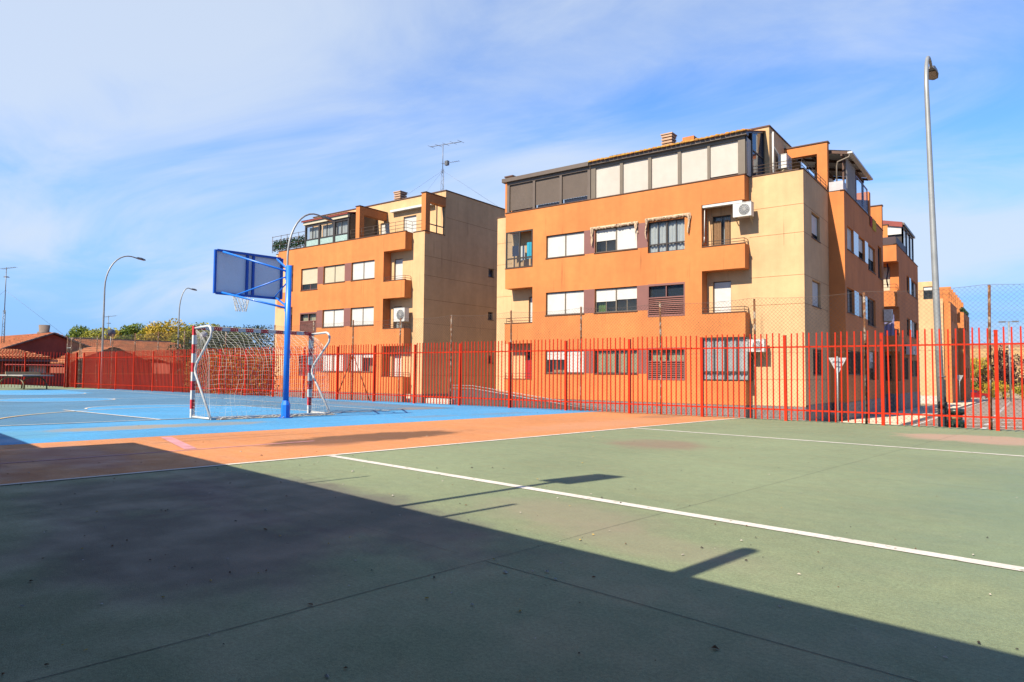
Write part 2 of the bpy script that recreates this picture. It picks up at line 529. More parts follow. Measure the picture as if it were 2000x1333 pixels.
class MB:
    def __init__(s):
        s.v, s.f, s.m, s.sm = [], [], [], []

    def quad(s, *p, mi=0, sm=False):
        n = len(s.v)
        s.v += [tuple(q) for q in p]
        s.f.append(tuple(range(n, n + len(p))))
        s.m.append(mi)
        s.sm.append(sm)

    def raw(s, vs, fs, mi=0, sm=False):
        n = len(s.v)
        s.v += [tuple(q) for q in vs]
        for f in fs:
            s.f.append(tuple(i + n for i in f))
            s.m.append(mi)
            s.sm.append(sm)

    def hexa(s, p, mi=0):
        s.raw(p, [(0, 3, 2, 1), (4, 5, 6, 7), (0, 1, 5, 4), (1, 2, 6, 5), (2, 3, 7, 6), (3, 0, 4, 7)], mi)

    def box(s, x0, x1, y0, y1, z0, z1, mi=0):
        s.hexa([(x0, y0, z0), (x1, y0, z0), (x1, y1, z0), (x0, y1, z0), (x0, y0, z1), (x1, y0, z1), (x1, y1, z1), (x0, y1, z1)], mi)

    def fbox(s, F, a0, a1, d0, d1, z0, z1, mi=0):
        s.hexa([F(a0, d0, z0), F(a1, d0, z0), F(a1, d1, z0), F(a0, d1, z0), F(a0, d0, z1), F(a1, d0, z1), F(a1, d1, z1), F(a0, d1, z1)], mi)

    def bar(s, a, b, w, h=None, mi=0, up=(0, 0, 1)):
        """rectangular bar from a to b"""
        h = h or w
        a, b = Vector(a), Vector(b)
        t = (b - a).normalized()
        upv = Vector(up)
        if abs(t.dot(upv)) > .98:
            upv = Vector((0, 1, 0))
        x = t.cross(upv).normalized() * (w / 2)
        y = x.cross(t).normalized() * (h / 2)
        s.hexa([a - x - y, a + x - y, a + x + y, a - x + y, b - x - y, b + x - y, b + x + y, b - x + y], mi)

    def tube(s, pts, r, n=8, mi=0, cap=True, sm=True, closed=False):
        pts = [Vector(p) for p in pts]
        k = len(pts)
        rr = r if isinstance(r, (list, tuple)) else [r] * k
        base = len(s.v)
        prev = None
        for i in range(k):
            if closed:
                t = (pts[(i + 1) % k] - pts[i - 1]).normalized()
            else:
                t = (pts[min(i + 1, k - 1)] - pts[max(i - 1, 0)]).normalized()
            if prev is None:
                a = Vector((0, 0, 1)) if abs(t.z) < .9 else Vector((1, 0, 0))
                x = t.cross(a).normalized()
            else:
                x = (prev - t * prev.dot(t)).normalized()
            prev = x
            y = t.cross(x)
            for j in range(n):
                a = 2 * pi * j / n
                s.v.append(tuple(pts[i] + (x * cos(a) + y * sin(a)) * rr[i]))
        rng = k if closed else k - 1
        for i in range(rng):
            i2 = (i + 1) % k
            for j in range(n):
                j2 = (j + 1) % n
                s.f.append((base + i * n + j, base + i * n + j2, base + i2 * n + j2, base + i2 * n + j))
                s.m.append(mi)
                s.sm.append(sm)
        if cap and not closed:
            s.f.append(tuple(base + j for j in range(n))[::-1])
            s.m.append(mi)
            s.sm.append(False)
            s.f.append(tuple(base + (k - 1) * n + j for j in range(n)))
            s.m.append(mi)
            s.sm.append(False)

    def extrude(s, poly, vec, mi=0, sm=False):
        n = len(poly)
        p = [Vector(q) for q in poly]
        q = [a + Vector(vec) for a in p]
        s.raw(p + q, [tuple(range(n))[::-1], tuple(range(n, 2 * n))], mi)
        b = len(s.v) - 2 * n
        for i in range(n):
            j = (i + 1) % n
            s.f.append((b + i, b + j, b + n + j, b + n + i))
            s.m.append(mi)
            s.sm.append(sm)

    def grid(s, fn, nu, nv, mi=0, sm=True):
        b = len(s.v)
        for i in range(nu + 1):
            for j in range(nv + 1):
                s.v.append(tuple(fn(i / nu, j / nv)))
        for i in range(nu):
            for j in range(nv):
                s.f.append((b + i * (nv + 1) + j, b + (i + 1) * (nv + 1) + j, b + (i + 1) * (nv + 1) + j + 1, b + i * (nv + 1) + j + 1))
                s.m.append(mi)
                s.sm.append(sm)

    def build(s, name, mats, parent=None, origin=None, **props):
        if not isinstance(mats, (list, tuple)):
            mats = [mats]
        if origin is None:
            xs, ys, zs = zip(*s.v)
            origin = ((min(xs) + max(xs)) / 2, (min(ys) + max(ys)) / 2, min(zs))
        me = bpy.data.meshes.new(name)
        me.from_pydata([(a - origin[0], b - origin[1], c - origin[2]) for a, b, c in s.v], [], s.f)
        for m in mats:
            me.materials.append(m)
        me.polygons.foreach_set('material_index', s.m)
        me.polygons.foreach_set('use_smooth', s.sm)
        me.update()
        return place(name, me, origin, parent, **props)


def place(name, me, origin, parent=None, rot=None, **props):
    o = bpy.data.objects.new(name, me)
    sc.collection.objects.link(o)
    po = (0, 0, 0)
    if parent is not None:
        o.parent = parent
        po = ORG[parent.name]
    o.location = tuple(a - b for a, b in zip(origin, po))
    if rot:
        o.rotation_euler = rot
    ORG[o.name] = tuple(origin)
    for k, v in props.items():
        o[k] = v
    return o


def thing(name, label, cat, loc, group=None):
    o = bpy.data.objects.new(name, None)
    sc.collection.objects.link(o)
    o.location = loc
    o.empty_display_size = .3
    ORG[o.name] = tuple(loc)
    o['label'] = label
    o['category'] = cat
    if group:
        o['group'] = group
    return o


def struct(mb, name, mats, parent=None, **k):
    o = mb.build(name, mats, parent, **k)
    if parent is None:
        o['kind'] = 'structure'
    return o


def copy_tree(o, loc, label=None, parent=None):
    c = o.copy()
    sc.collection.objects.link(c)
    if parent is not None:
        c.parent = parent
    else:
        c.location = loc
    if label:
        c['label'] = label
    for ch in list(o.children):
        copy_tree(ch, None, None, c)
    return c


def front(Y):
    return lambda s, d, z: (s, Y + d, z)


def side(X):
    return lambda s, d, z: (X - d, s, z)


# ------------------------------------------------------------------ ground and court
def gz(y):
    return -.9 - .012 * max(0.0, min(y, 135) - 25)


g = MB()
ys = [-200, -60, 25, 40, 55, 70, 85, 100, 117, 135, 220, 420, 1200]
xs = [-1200, -300, -120, -60, -20, 20, 80, 300, 1200]
for i in range(len(xs) - 1):
    for j in range(len(ys) - 1):
        g.quad((xs[i], ys[j], gz(ys[j])), (xs[i + 1], ys[j], gz(ys[j])), (xs[i + 1], ys[j + 1], gz(ys[j + 1])), (xs[i], ys[j + 1], gz(ys[j + 1])))
struct(g, 'ground', EARTH)


def sheet(name, m, x0, x1, y0, y1, dz, n=8, **k):
    b = MB()
    for i in range(n):
        a, c = y0 + (y1 - y0) * i / n, y0 + (y1 - y0) * (i + 1) / n
        b.quad((x0, a, gz(a) + dz), (x1, a, gz(a) + dz), (x1, c, gz(c) + dz), (x0, c, gz(c) + dz))
    return struct(b, name, m, **k)


sheet('street', ASPH, -120, 60, 17.3, 23.5, .005, 4)
sheet('front_court', SIDEW, -50, -6.3, 23.5, 60, .004, 12)
sheet('parking_lot', PAVING, -4.0, 60, 26.5, 134, .006, 16)
b = MB()
for i in range(24):
    a, c = 27.4 + i * 4, 27.4 + i * 4 + 4
    b.hexa([(-6.2, a, gz(a)), (-4.0, a, gz(a)), (-4.0, c, gz(c)), (-6.2, c, gz(c)), (-6.2, a, gz(a) + .13), (-4.0, a, gz(a) + .13), (-4.0, c, gz(c) + .13), (-6.2, c, gz(c) + .13)])
struct(b, 'pavement', SIDEW)
b = MB()
b.box(-60, -6.2, 26.6, 28.3, -.95, -.78)
struct(b, 'front_pavement', SIDEW)
# bay markings painted on the parking lot
bm = MB()


def gline(x0, y0, x1, y1, w):
    dx, dy = x1 - x0, y1 - y0
    l = sqrt(dx * dx + dy * dy)
    nx, ny = -dy / l * w / 2, dx / l * w / 2
    bm.quad(*[(x, y, gz(y) + .012) for x, y in ((x0 - nx, y0 - ny), (x1 - nx, y1 - ny), (x1 + nx, y1 + ny), (x0 + nx, y0 + ny))])


for k in range(24):
    y = 31.5 + k * 4.1
    gline(-3.2, y, -1.5, y + 1.25, .3)
    gline(-.95, y + .5, 1.0, y + 1.8, .3)
    gline(-1.35, y + 1.3, -1.3, y + 3.1, .2)
    gline(2.6, y + .6, 7.0, y + 3.6, .13)
gline(-3.75, 28, -3.75, 132, .12)
gline(5.8, 28, 5.8, 132, .12)
struct(bm, 'parking_markings', WHITEP)

YE = 17.25          # far edge of the court slab


def clip(poly):
    out = []
    n = len(poly)
    for i in range(n):
        a, c = poly[i], poly[(i + 1) % n]
        ia, ic = a[1] <= YE, c[1] <= YE
        if ia:
            out.append(a)
        if ia != ic:
            t = (YE - a[1]) / (c[1] - a[1])
            out.append((a[0] + t * (c[0] - a[0]), YE))
    return out


def cpoly(pts, z):
    return [(x, y, z) for x, y in clip([cw(u, v)[:2] for u, v in pts])]


b = MB()
poly = cpoly([(-60, -22), (30, -22), (30, 30), (-60, 30)], -.95)
b.extrude(poly, (0, 0, .95))
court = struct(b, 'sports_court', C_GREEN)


def cpart(name, m, pts, z):
    b = MB()
    b.quad(*cpoly(pts, z))
    return struct(b, name, m, court)


cpart('orange_strip', C_ORANGE, [(-11.6, -22), (-7.63, -22), (-7.63, 30), (-11.6, 30)], .004)
cpart('light_blue_surround', C_LBLUE, [(-41.5, -22), (-11.6, -22), (-11.6, 30), (-41.5, 30)], .0045)
cpart('mid_blue_playing_area', C_MBLUE, [(-40.2, -14), (-15.4, -14), (-15.4, 13.75), (-40.2, 13.75)], .008)


def arc(u, v, r, a0, a1, n=40):
    return [(u + r * cos(radians(a0 + (a1 - a0) * i / n)), v + r * sin(radians(a0 + (a1 - a0) * i / n))) for i in range(n + 1)]


cpart('light_blue_key', C_LBLUE, [(-15.42, 5.42), (-15.42, 9.5)] + [(-20.4, 9.35)] + arc(-20.45, 7.15, 1.75, 90, 270, 24) + [(-20.38, 4.9)], .012)
cpart('light_blue_circle', C_LBLUE, arc(-27.6, 6.3, 1.75, 0, 360, 48)[:-1], .012)
cpart('far_light_blue_key', C_LBLUE, [(-39.8, 5.4), (-39.8, 9.4), (-34.8, 9.4)] + arc(-34.8, 7.2, 1.8, 90, -90, 24) + [(-34.8, 5.0)], .012)


def cline(name, pts, w, m=PAINT, z=.0165, closed=False):
    b = MB()
    n = len(pts)
    L_, R_ = [], []
    for i in range(n):
        if closed:
            a, c = pts[i - 1], pts[(i + 1) % n]
        else:
            a, c = pts[max(i - 1, 0)], pts[min(i + 1, n - 1)]
        dx, dy = c[0] - a[0], c[1] - a[1]
        l = sqrt(dx * dx + dy * dy)
        nx, ny = -dy / l * w / 2, dx / l * w / 2
        L_.append((pts[i][0] + nx, pts[i][1] + ny))
        R_.append((pts[i][0] - nx, pts[i][1] - ny))
    for i in range(n if closed else n - 1):
        j = (i + 1) % n
        q = cpoly([L_[i], L_[j], R_[j], R_[i]], z)
        if len(q) > 2:
            b.quad(*q)
    if b.f:
        struct(b, name, m, court)


cline('court_line', [(-7.63, -22), (-7.63, 30)], .075, z=.0062)
cline('court_line', [(-7.59, 4.70), (30, 4.70)], .108, z=.0042)
cline('court_line', [(-7.59, 11.46), (30, 11.46)], .09, z=.0042)
cline('court_line', [(-15.4, -14), (-15.4, 11.35)], .06)
cline('court_line', [(-15.4, 11.35), (-40, 11.35)], .06)
cline('court_line', [(-15.4, 5.42), (-20.5, 4.86)], .08, z=.0172)
cline('court_line', [(-15.4, 9.5), (-20.4, 9.35)] + arc(-20.45, 7.15, 1.75, 90, 265, 24), .06, z=.018)
cline('court_line', arc(-27.6, 6.3, 1.75, 0, 360, 48)[:-1], .07, closed=True)
cline('court_line', [(-27.6, 8.05), (-27.6, 11.3)], .06)
cline('court_line', arc(-34.8, 7.2, 1.8, 90, -90, 24), .06)
cline('court_line', arc(-15.4, 7.63, 5.1, 262, 148, 40), .08, YPAINT, z=.0188)
cline('court_line', arc(-39.9, 7.5, 5.1, 20, -75, 30), .07)
cline('faded_line', [(-9.35, -6), (-9.35, 5.5)], .06, PINKL, z=.0075)
cline('faded_line', [(-11.4, 4.1), (-9.45, 3.72)], .16, PINKL, z=.0082)
# expansion joints of the slab and hair cracks
cline('expansion_joint', [(-2.79 + .005 * sin(i * 2.1) + .003 * sin(i * 5.3), -20 + i * .5) for i in range(46)], .0045, CRACK, z=.0022)
cline('expansion_joint', [(-2.79 + .005 * sin(i * 2.1), 2.5 + i * .7) for i in range(22)], .003, CRACK, z=.0022)
cline('expansion_joint', [(-2.79 + i * .5, 2.72 + .005 * sin(i * 1.7) + .003 * sin(i * 4.1)) for i in range(40)], .0045, CRACK, z=.0023)
cline('expansion_joint', [(-7.5 + i * .5, 2.72 + .005 * sin(i * 1.7)) for i in range(10)], .0025, CRACK, z=.0023)
for vv in (7.8, 12.9):
    cline('expansion_joint', [(-7.5 + i * .8, vv + .004 * sin(i * 1.7)) for i in range(44)], .0025, CRACK, z=.0022)
cline('expansion_joint', [(-6.05 + .01 * sin(i), -5 + i * .8) for i in range(12)], .005, CRACK, z=.0024)
for uu in (-13.05, -14.35):
    cline('hair_crack', [(uu + .02 * sin(i * 1.3), -2 + i * .6) for i in range(12)], .012, BLUED, z=.0068)
for uu, a, c in ((-10.55, 3.6, 6.6), (-10.95, 3.9, 5.9)):
    cline('hair_crack', [(uu + .01 * sin(i), a + (c - a) * i / 8) for i in range(9)], .012, COPING, z=.0066)

# fallen leaves and small stones scattered over the court
b = MB()
rl = random.Random(3)
LM = [mat('dry_leaf_brown', (.16, .08, .035), .9, .3, 30), mat('dry_leaf_yellow', (.55, .38, .10), .9, .3, 30), mat('pale_grit', (.52, .48, .42), .9, .2, 30), mat('dark_leaf', (.035, .025, .02), .9)]
for i in range(900):
    u, v = rl.uniform(-15, 9), rl.uniform(-1.5, 16.5)
    if rl.random() < .45:
        v = rl.uniform(-.5, 5.5)
        u = rl.uniform(-9, 3)
    x, y, _ = cw(u, v)
    if y > YE - .3:
        continue
    s = rl.uniform(.004, .013) * (1 if rl.random() < .93 else 1.8)
    a = rl.uniform(0, pi)
    mi = rl.choices((0, 1, 2, 3), (3, 1.6, 4, 2.6))[0]
    zz = .0045 if u > -7.55 else (.0055 if u > -11.55 else .0195)
    n = 5
    vs = [(x + s * cos(a) * cos(t) - s * .55 * sin(a) * sin(t), y + s * sin(a) * cos(t) + s * .55 * cos(a) * sin(t), zz + rl.uniform(0, .35) * s) for t in [2 * pi * k / n for k in range(n)]]
    vs.append((x, y, zz + s * rl.uniform(.5, .9)))
    b.raw(vs, [(k, (k + 1) % n, n) for k in range(n)], mi)
o = b.build('leaf_litter', LM, None, kind='stuff', label='small dry leaves and grit scattered over the court', category='leaf litter')

# ------------------------------------------------------------------ unseen pavilion inferred from its shadow; porch and dark finish added to deepen shade
pv = thing('sports_pavilion', 'unseen long flat-roofed pavilion along the near side of the green court, casting its shade', 'building', (-1.0, -4.5, 0))
PANG = math.atan2(3.28 - 4.73, -.02 + 10.28)


def pw(s, d, z):
    """pavilion frame: s along its front from the step, d back from it"""
    x0, y0 = -10.82, 1.78
    return (x0 + cos(PANG) * s + sin(PANG) * d, y0 + sin(PANG) * s - cos(PANG) * d, z)


def pbox(s0, s1, d0, d1, z0, z1, nm, m):
    b = MB()
    b.hexa([pw(s0, d0, z0), pw(s1, d0, z0), pw(s1, d1, z0), pw(s0, d1, z0), pw(s0, d0, z1), pw(s1, d0, z1), pw(s1, d1, z1), pw(s0, d1, z1)])
    return b.build(nm, m, pv)


pbox(-14, 36, 6, 12, 0, 3.6, 'wall', SHADE_SLATE)
pbox(0, 36, 0, 12.3, 2.78, 3.0, 'porch_roof', SHADE_SLATE)  # added low porch, shaped to keep sky light off the shaded court
pbox(-14, -.01, 1.12, 12.3, 2.78, 3.0, 'porch_roof', SHADE_SLATE)
for s_ in range(-13, 36, 4):
    pbox(s_ - .15, s_ + .15, 3.4, 3.7, 0, 2.78, 'pillar', SHADE_SLATE)


def roofmast(px, py, h, r, head, label):
    x, y = px - .54, py - 2.95 - .1
    t = thing('floodlight' if head else 'roof_pipe', label, 'floodlight' if head else 'pipe', (x, y, 3.0))
    b = MB()
    b.tube([(x, y, 2.95), (x, y, 3.0 + h)], r, 8)
    b.build('mast' if head else 'pipe', METAL, t)
    if head:
        b = MB()
        z = 3.0 + h
        b.hexa([(x - .17, y - .07, z), (x + .17, y - .07, z), (x + .17, y + .02, z), (x - .17, y + .02, z),
                (x - .05, y + .03, z + .62), (x + .26, y + .03, z + .62), (x + .26, y + .12, z + .62), (x - .05, y + .12, z + .62)])
        b.build('lamp_head', LAMPD, t)


roofmast(-3.88, 3.94, 1.85, .036, True, 'floodlight on a thin mast at the front edge of the pavilion roof')
roofmast(-5.38, 4.1, .75, .016, False, 'thinnest vent pipe on the pavilion roof, left of the floodlight')
roofmast(-3.35, 3.82, .76, .025, False, 'vent pipe on the pavilion roof, right beside the floodlight')
roofmast(-1.39, 3.57, .74, .06, False, 'thick vent pipe on the pavilion roof, right of the others')

# ------------------------------------------------------------------ red picket fence
FY = 16.8
PP = 2.03
fence = thing('picket_fence', 'long bright red steel picket fence along the far edge of the court', 'fence', (-20, FY, 0))
bx = MB()
bx.box(-.0325, .0325, -.0325, .0325, -.02, 2.0)
bx.box(-.036, .036, -.036, .036, 2.0, 2.012)
po = bx.build('post', RED, fence, origin=(0, 0, 0))
PM = po.data
bpy.data.objects.remove(po)
bx = MB()
bx.box(-.0145, .0145, -.0085, .0085, .03, 2.06)
po = bx.build('picket', RED, fence, origin=(0, 0, 0))
KM = po.data
bpy.data.objects.remove(po)
rj = random.Random(5)
bays = list(range(-1, 21))
cnt = 0
far = MB()
for k in bays:
    x1 = -.42 - PP * k
    place('post', PM, (x1, FY, 0), fence, rot=(rj.gauss(0, .004), rj.gauss(0, .004), 0))
    for j in range(1, 15):
        x = x1 - PP * j / 15 + rj.gauss(0, .003)
        if cnt < 296:
            place('picket', KM, (x, FY - .045, rj.gauss(0, .006)), fence, rot=(rj.gauss(0, .003), rj.gauss(0, .005), 0))
        else:
            far.box(x - .0145, x + .0145, FY - .0535, FY - .0365, .03, 2.06)
        cnt += 1
    for z in (.26, 1.73):
        b = MB()
        b.box(x1 - PP + .034, x1 - .034, FY - .03, FY + .0, z - .017, z + .017)
        b.build('rail', RED, fence)
place('post', PM, (-.42 - PP * 21, FY, 0), fence)
if far.f:
    far.build('picket', RED, fence, kind='stuff')
XG = -.42 - PP * 21            # -43.05 : start of the gate bay
# gate bay and the return fence running back towards the camera side
gt = thing('gate', 'narrow red gate between the two fences in the far left corner', 'gate', (-44.3, FY, 0))
for x in (-44.0, -45.2):
    b = MB()
    b.box(x - .05, x + .05, FY - .05, FY + .05, -.02, 2.06)
    b.build('post', RED, gt)
for z in (.26, 1.73):
    b = MB()
    b.box(-45.14, -44.06, FY - .015, FY + .015, z - .018, z + .018)
    b.build('rail', RED, gt)
for j in range(1, 8):
    b = MB()
    x = -44.06 - 1.1 * j / 8
    b.box(x - .013, x + .013, FY - .043, FY - .017, .05, 2.0)
    b.build('picket', RED, gt)
b = MB()
b.box(XG - .9, XG - .034, FY - .03, FY, 1.713, 1.747)
b.build('rail', RED, fence)
b = MB()
b.box(XG - .9, XG - .034, FY - .03, FY, .243, .277)
b.build('rail', RED, fence)
rf = thing('picket_fence', 'dark-looking red picket fence in the far left corner, behind the table', 'fence', (-45.2, 12, 0))
for k in range(5):
    y1 = FY - .14 - 2.03 * k
    place('post', PM, (-45.2, y1, 0), rf)
    for j in range(1, 13):
        place('picket', KM, (-45.16, y1 - 2.03 * j / 13, 0), rf)
    for z in (.26, 1.73):
        b = MB()
        b.box(-45.215, -45.185, y1 - 2.03 + .034, y1 - .034, z - .017, z + .017)
        b.build('rail', RED, rf)
place('post', PM, (-45.2, FY - .14 - 2.03 * 5, 0), rf)

# ------------------------------------------------------------------ chain-link fence on rusty pipes, just behind the pickets
CY = 17.05
cf = thing('chain_link_fence', 'tall chain-link fence on rusty pipe posts behind the red pickets', 'fence', (-20, CY, 0))
RX = [-46.08, -45.49, -44.27, -42.02, -40.1, -37.48, -35.02, -32.46, -28.83, -25.14, -22.52, -20.16, -17.67, -15.23, -12.74, -10.22, -7.74, -5.26, -2.82, -.54, 1.75]
for i, x in enumerate(RX):
    ln = rj.gauss(0, .012)
    hh = 3.0 + rj.gauss(0, .03)
    b = MB()
    b.tube([(x, CY, -.3), (x, CY, 1.0), (x + ln * .6, CY, 2), (x + ln * 1.4, CY, hh)], .027, 8)
    b.build('post', RUST, cf)
for sgn in (-1, 1):
    b = MB()
    b.tube([(-20.16, CY + .02, 1.72), (-20.16 + sgn * .95, CY + .02, .02)], .02, 6)
    b.build('brace', RUST, cf)
b = MB()
b.tube([(-44.27, CY + .03, 2.6), (-43.75, CY + .03, 0)], .02, 6)
b.build('brace', RUST, cf)
b = MB()
b.tube([(-46.08, CY, 2.35), (-45.49, CY, 2.35)], .03, 6)
b.build('brace', METAL, cf)
b = MB()


def topz(x):
    for i in range(len(RX) - 1):
        if RX[i] <= x <= RX[i + 1]:
            t = (x - RX[i]) / (RX[i + 1] - RX[i])
            return 2.97 - .06 * 4 * t * (1 - t) * (RX[i + 1] - RX[i]) / 2.5
    return 2.95


S2 = .092
W0, W1, ZB = -46.08, 1.75, .04
x = W0 - 3
while x < W1 + .1:
    for sg in (1, -1):
        xa = x if sg == 1 else x + 3
        za, zb = ZB, None
        xe = xa + sg * 2.9
        zt = topz(min(max(xe, W0), W1))
        xe = xa + sg * (zt - ZB)
        p, q = [xa, ZB], [xe, zt]
        # clip to the run
        lo, hi = (p, q) if p[0] < q[0] else (q, p)
        if hi[0] < W0 or lo[0] > W1:
            continue
        if lo[0] < W0:
            t = (W0 - lo[0]) / (hi[0] - lo[0])
            lo = [W0, lo[1] + t * (hi[1] - lo[1])]
        if hi[0] > W1:
            t = (W1 - lo[0]) / (hi[0] - lo[0])
            hi = [W1, lo[1] + t * (hi[1] - lo[1])]
        yo = CY - .03 + sg * .0016
        b.tube([(lo[0], yo, lo[1]), (hi[0], yo, hi[1])], .0021, 3, cap=False, sm=False)
    x += S2
b.build('wire_mesh', WIRE, cf, kind='stuff')
for zf in (0, -.5, -1.0):
    b = MB()
    pts = [(W0 + (W1 - W0) * i / 240, CY - .03, topz(W0 + (W1 - W0) * i / 240) * (1 + zf) + (1.5 if zf == -.5 else 0) + (.05 if zf == -1 else 0)) for i in range(241)]
    if zf == -.5:
        pts = [(p[0], p[1], 1.62 + .02 * sin(p[0] * 2)) for p in pts]
    b.tube(pts, .003, 4)
    b.build('strand_wire', WIRE, cf)

# ------------------------------------------------------------------ building kit


def wall(parent, name, F, s0, s1, z0, z1, ops, m, depth=.16, deep=(), back=None, mats=None):
    """rendered wall with real openings; ops = (s0,s1,z0,z1[,depth])"""
    b = MB()
    S = sorted({s0, s1} | {o[0] for o in ops} | {o[1] for o in ops})
    Z = sorted({z0, z1} | {o[2] for o in ops} | {o[3] for o in ops})
    S = [a for a in S if s0 - 1e-6 <= a <= s1 + 1e-6]
    Z = [a for a in Z if z0 - 1e-6 <= a <= z1 + 1e-6]
    for i in range(len(S) - 1):
        for j in range(len(Z) - 1):
            cs, cz = (S[i] + S[i + 1]) / 2, (Z[j] + Z[j + 1]) / 2
            if any(o[0] < cs < o[1] and o[2] < cz < o[3] for o in ops):
                continue
            b.quad(F(S[i], 0, Z[j]), F(S[i + 1], 0, Z[j]), F(S[i + 1], 0, Z[j + 1]), F(S[i], 0, Z[j + 1]))
    for o in ops:
        d = o[4] if len(o) > 4 else depth
        a, c, e, f = o[:4]
        b.quad(F(a, 0, f), F(c, 0, f), F(c, d, f), F(a, d, f))
        b.quad(F(a, 0, e), F(c, 0, e), F(c, d, e), F(a, d, e))
        if a > s0 + 1e-4:
            b.quad(F(a, 0, e), F(a, 0, f), F(a, d, f), F(a, d, e))
        if c < s1 - 1e-4:
            b.quad(F(c, 0, e), F(c, 0, f), F(c, d, f), F(c, d, e))
    return b.build(name, m, parent)


def bands(parent, F, s0, s1, cuts, m):
    # the solid bands of a return wall between balcony openings, each a piece of its own
    for z0, z1 in cuts:
        b = MB()
        b.quad(F(s0, 0, z0), F(s1, 0, z0), F(s1, 0, z1), F(s0, 0, z1))
        b.build('wall', m, parent)


def slatted(b, F, a0, a1, d, z0, z1, pitch=.048):
    """roller shutter curtain with rounded slats"""
    n = max(2, int((z1 - z0) / pitch))
    h = (z1 - z0) / n
    for i in range(n):
        z = z0 + i * h
        b.quad(F(a0, d, z), F(a1, d, z), F(a1, d - .006, z + h * .25), F(a0, d - .006, z + h * .25))
        b.quad(F(a0, d - .006, z + h * .25), F(a1, d - .006, z + h * .25), F(a1, d - .006, z + h * .8), F(a0, d - .006, z + h * .8))
        b.quad(F(a0, d - .006, z + h * .8), F(a1, d - .006, z + h * .8), F(a1, d, z + h), F(a0, d, z + h))


def wavy(b, F, a0, a1, d, z0, z1, amp=.03, wl=.16, ph=0):
    n = max(6, int((a1 - a0) / wl * 6))
    b.grid(lambda i, j: F(a0 + (a1 - a0) * i, d + amp * sin(2 * pi * (a0 + (a1 - a0) * i) / wl + ph), z0 + (z1 - z0) * j), n, 2)


def window(parent, F, a0, a1, z0, z1, panels, depth=.16, frame=BRONZE, shut=SHUTW, curtain=None, sill=True, tran=None, name='window', glass=None, sillm=COPING, bars=False):
    """panels: list of closed fractions; tran = height of a transom bar"""
    glass = glass or GLASS
    b = MB()
    w = .045
    d0, d1 = depth - .06, depth
    b.fbox(F, a0, a0 + w, d0, d1, z0, z1)
    b.fbox(F, a1 - w, a1, d0, d1, z0, z1)
    b.fbox(F, a0 + w, a1 - w, d0, d1, z0, z0 + w)
    b.fbox(F, a0 + w, a1 - w, d0, d1, z1 - w, z1)
    n = len(panels)
    pw_ = (a1 - a0) / n
    for i in range(1, n):
        c = a0 + pw_ * i
        b.fbox(F, c - .035, c + .035, d0 - .012, d1 + .001, z0 + .002, z1 - .002)
    if tran:
        b.fbox(F, a0 + w, a1 - w, d0 - .004, d1 - .004, tran - .03, tran + .03)
    wo_ = b.build(name, frame, parent)
    anyopen = False
    for i, cl in enumerate(panels):
        l = a0 + pw_ * i + (w if i == 0 else .035)
        r = a0 + pw_ * (i + 1) - (w if i == n - 1 else .035)
        zs = z1 - w - (z1 - z0 - 2 * w) * cl
        if cl > 0:
            b = MB()
            slatted(b, F, l, r, depth - .05, zs, z1 - w)
            b.build('shutter', shut[i] if isinstance(shut, (list, tuple)) else shut, wo_)
        if cl < .99:
            anyopen = True
            b = MB()
            b.quad(F(l, depth - .02, z0 + w), F(r, depth - .02, z0 + w), F(r, depth - .02, zs), F(l, depth - .02, zs))
            b.build('pane', glass, wo_)
            b = MB()
            m_ = (l + r) / 2
            b.fbox(F, m_ - .022, m_ + .022, depth - .035, depth - .012, z0 + w, zs)
            b.build('sash_bar', frame, wo_)
            if curtain:
                b = MB()
                wavy(b, F, l, r, depth + .05, z0 + w, zs + .02, .025, .17, i)
                b.build('curtain', curtain, wo_)
    if anyopen:
        b = MB()
        b.quad(F(a0, depth + .5, z0), F(a1, depth + .5, z0), F(a1, depth + .5, z1), F(a0, depth + .5, z1))
        for q in ((a0, a0), (a1, a1)):
            b.quad(F(q[0], depth, z0), F(q[0], depth + .5, z0), F(q[0], depth + .5, z1), F(q[0], depth, z1))
        b.quad(F(a0, depth, z0), F(a1, depth, z0), F(a1, depth + .5, z0), F(a0, depth + .5, z0))
        b.quad(F(a0, depth, z1), F(a1, depth, z1), F(a1, depth + .5, z1), F(a0, depth + .5, z1))
        b.build('interior', DARKROOM, wo_)
    if bars:
        k = int((a1 - a0) / .13)
        for i in range(1, k):
            c = a0 + (a1 - a0) * i / k
            b = MB()
            b.fbox(F, c - .008, c + .008, -.03, -.014, z0 + .02, z1 - .02)
            b.build('bar', BRONZE, wo_)
    if sill:
        b = MB()
        b.fbox(F, a0 - .04, a1 + .04, -.035, depth - .062, z0 - .035, z0 + .002)
        b.build('sill', sillm, wo_)
    return wo_


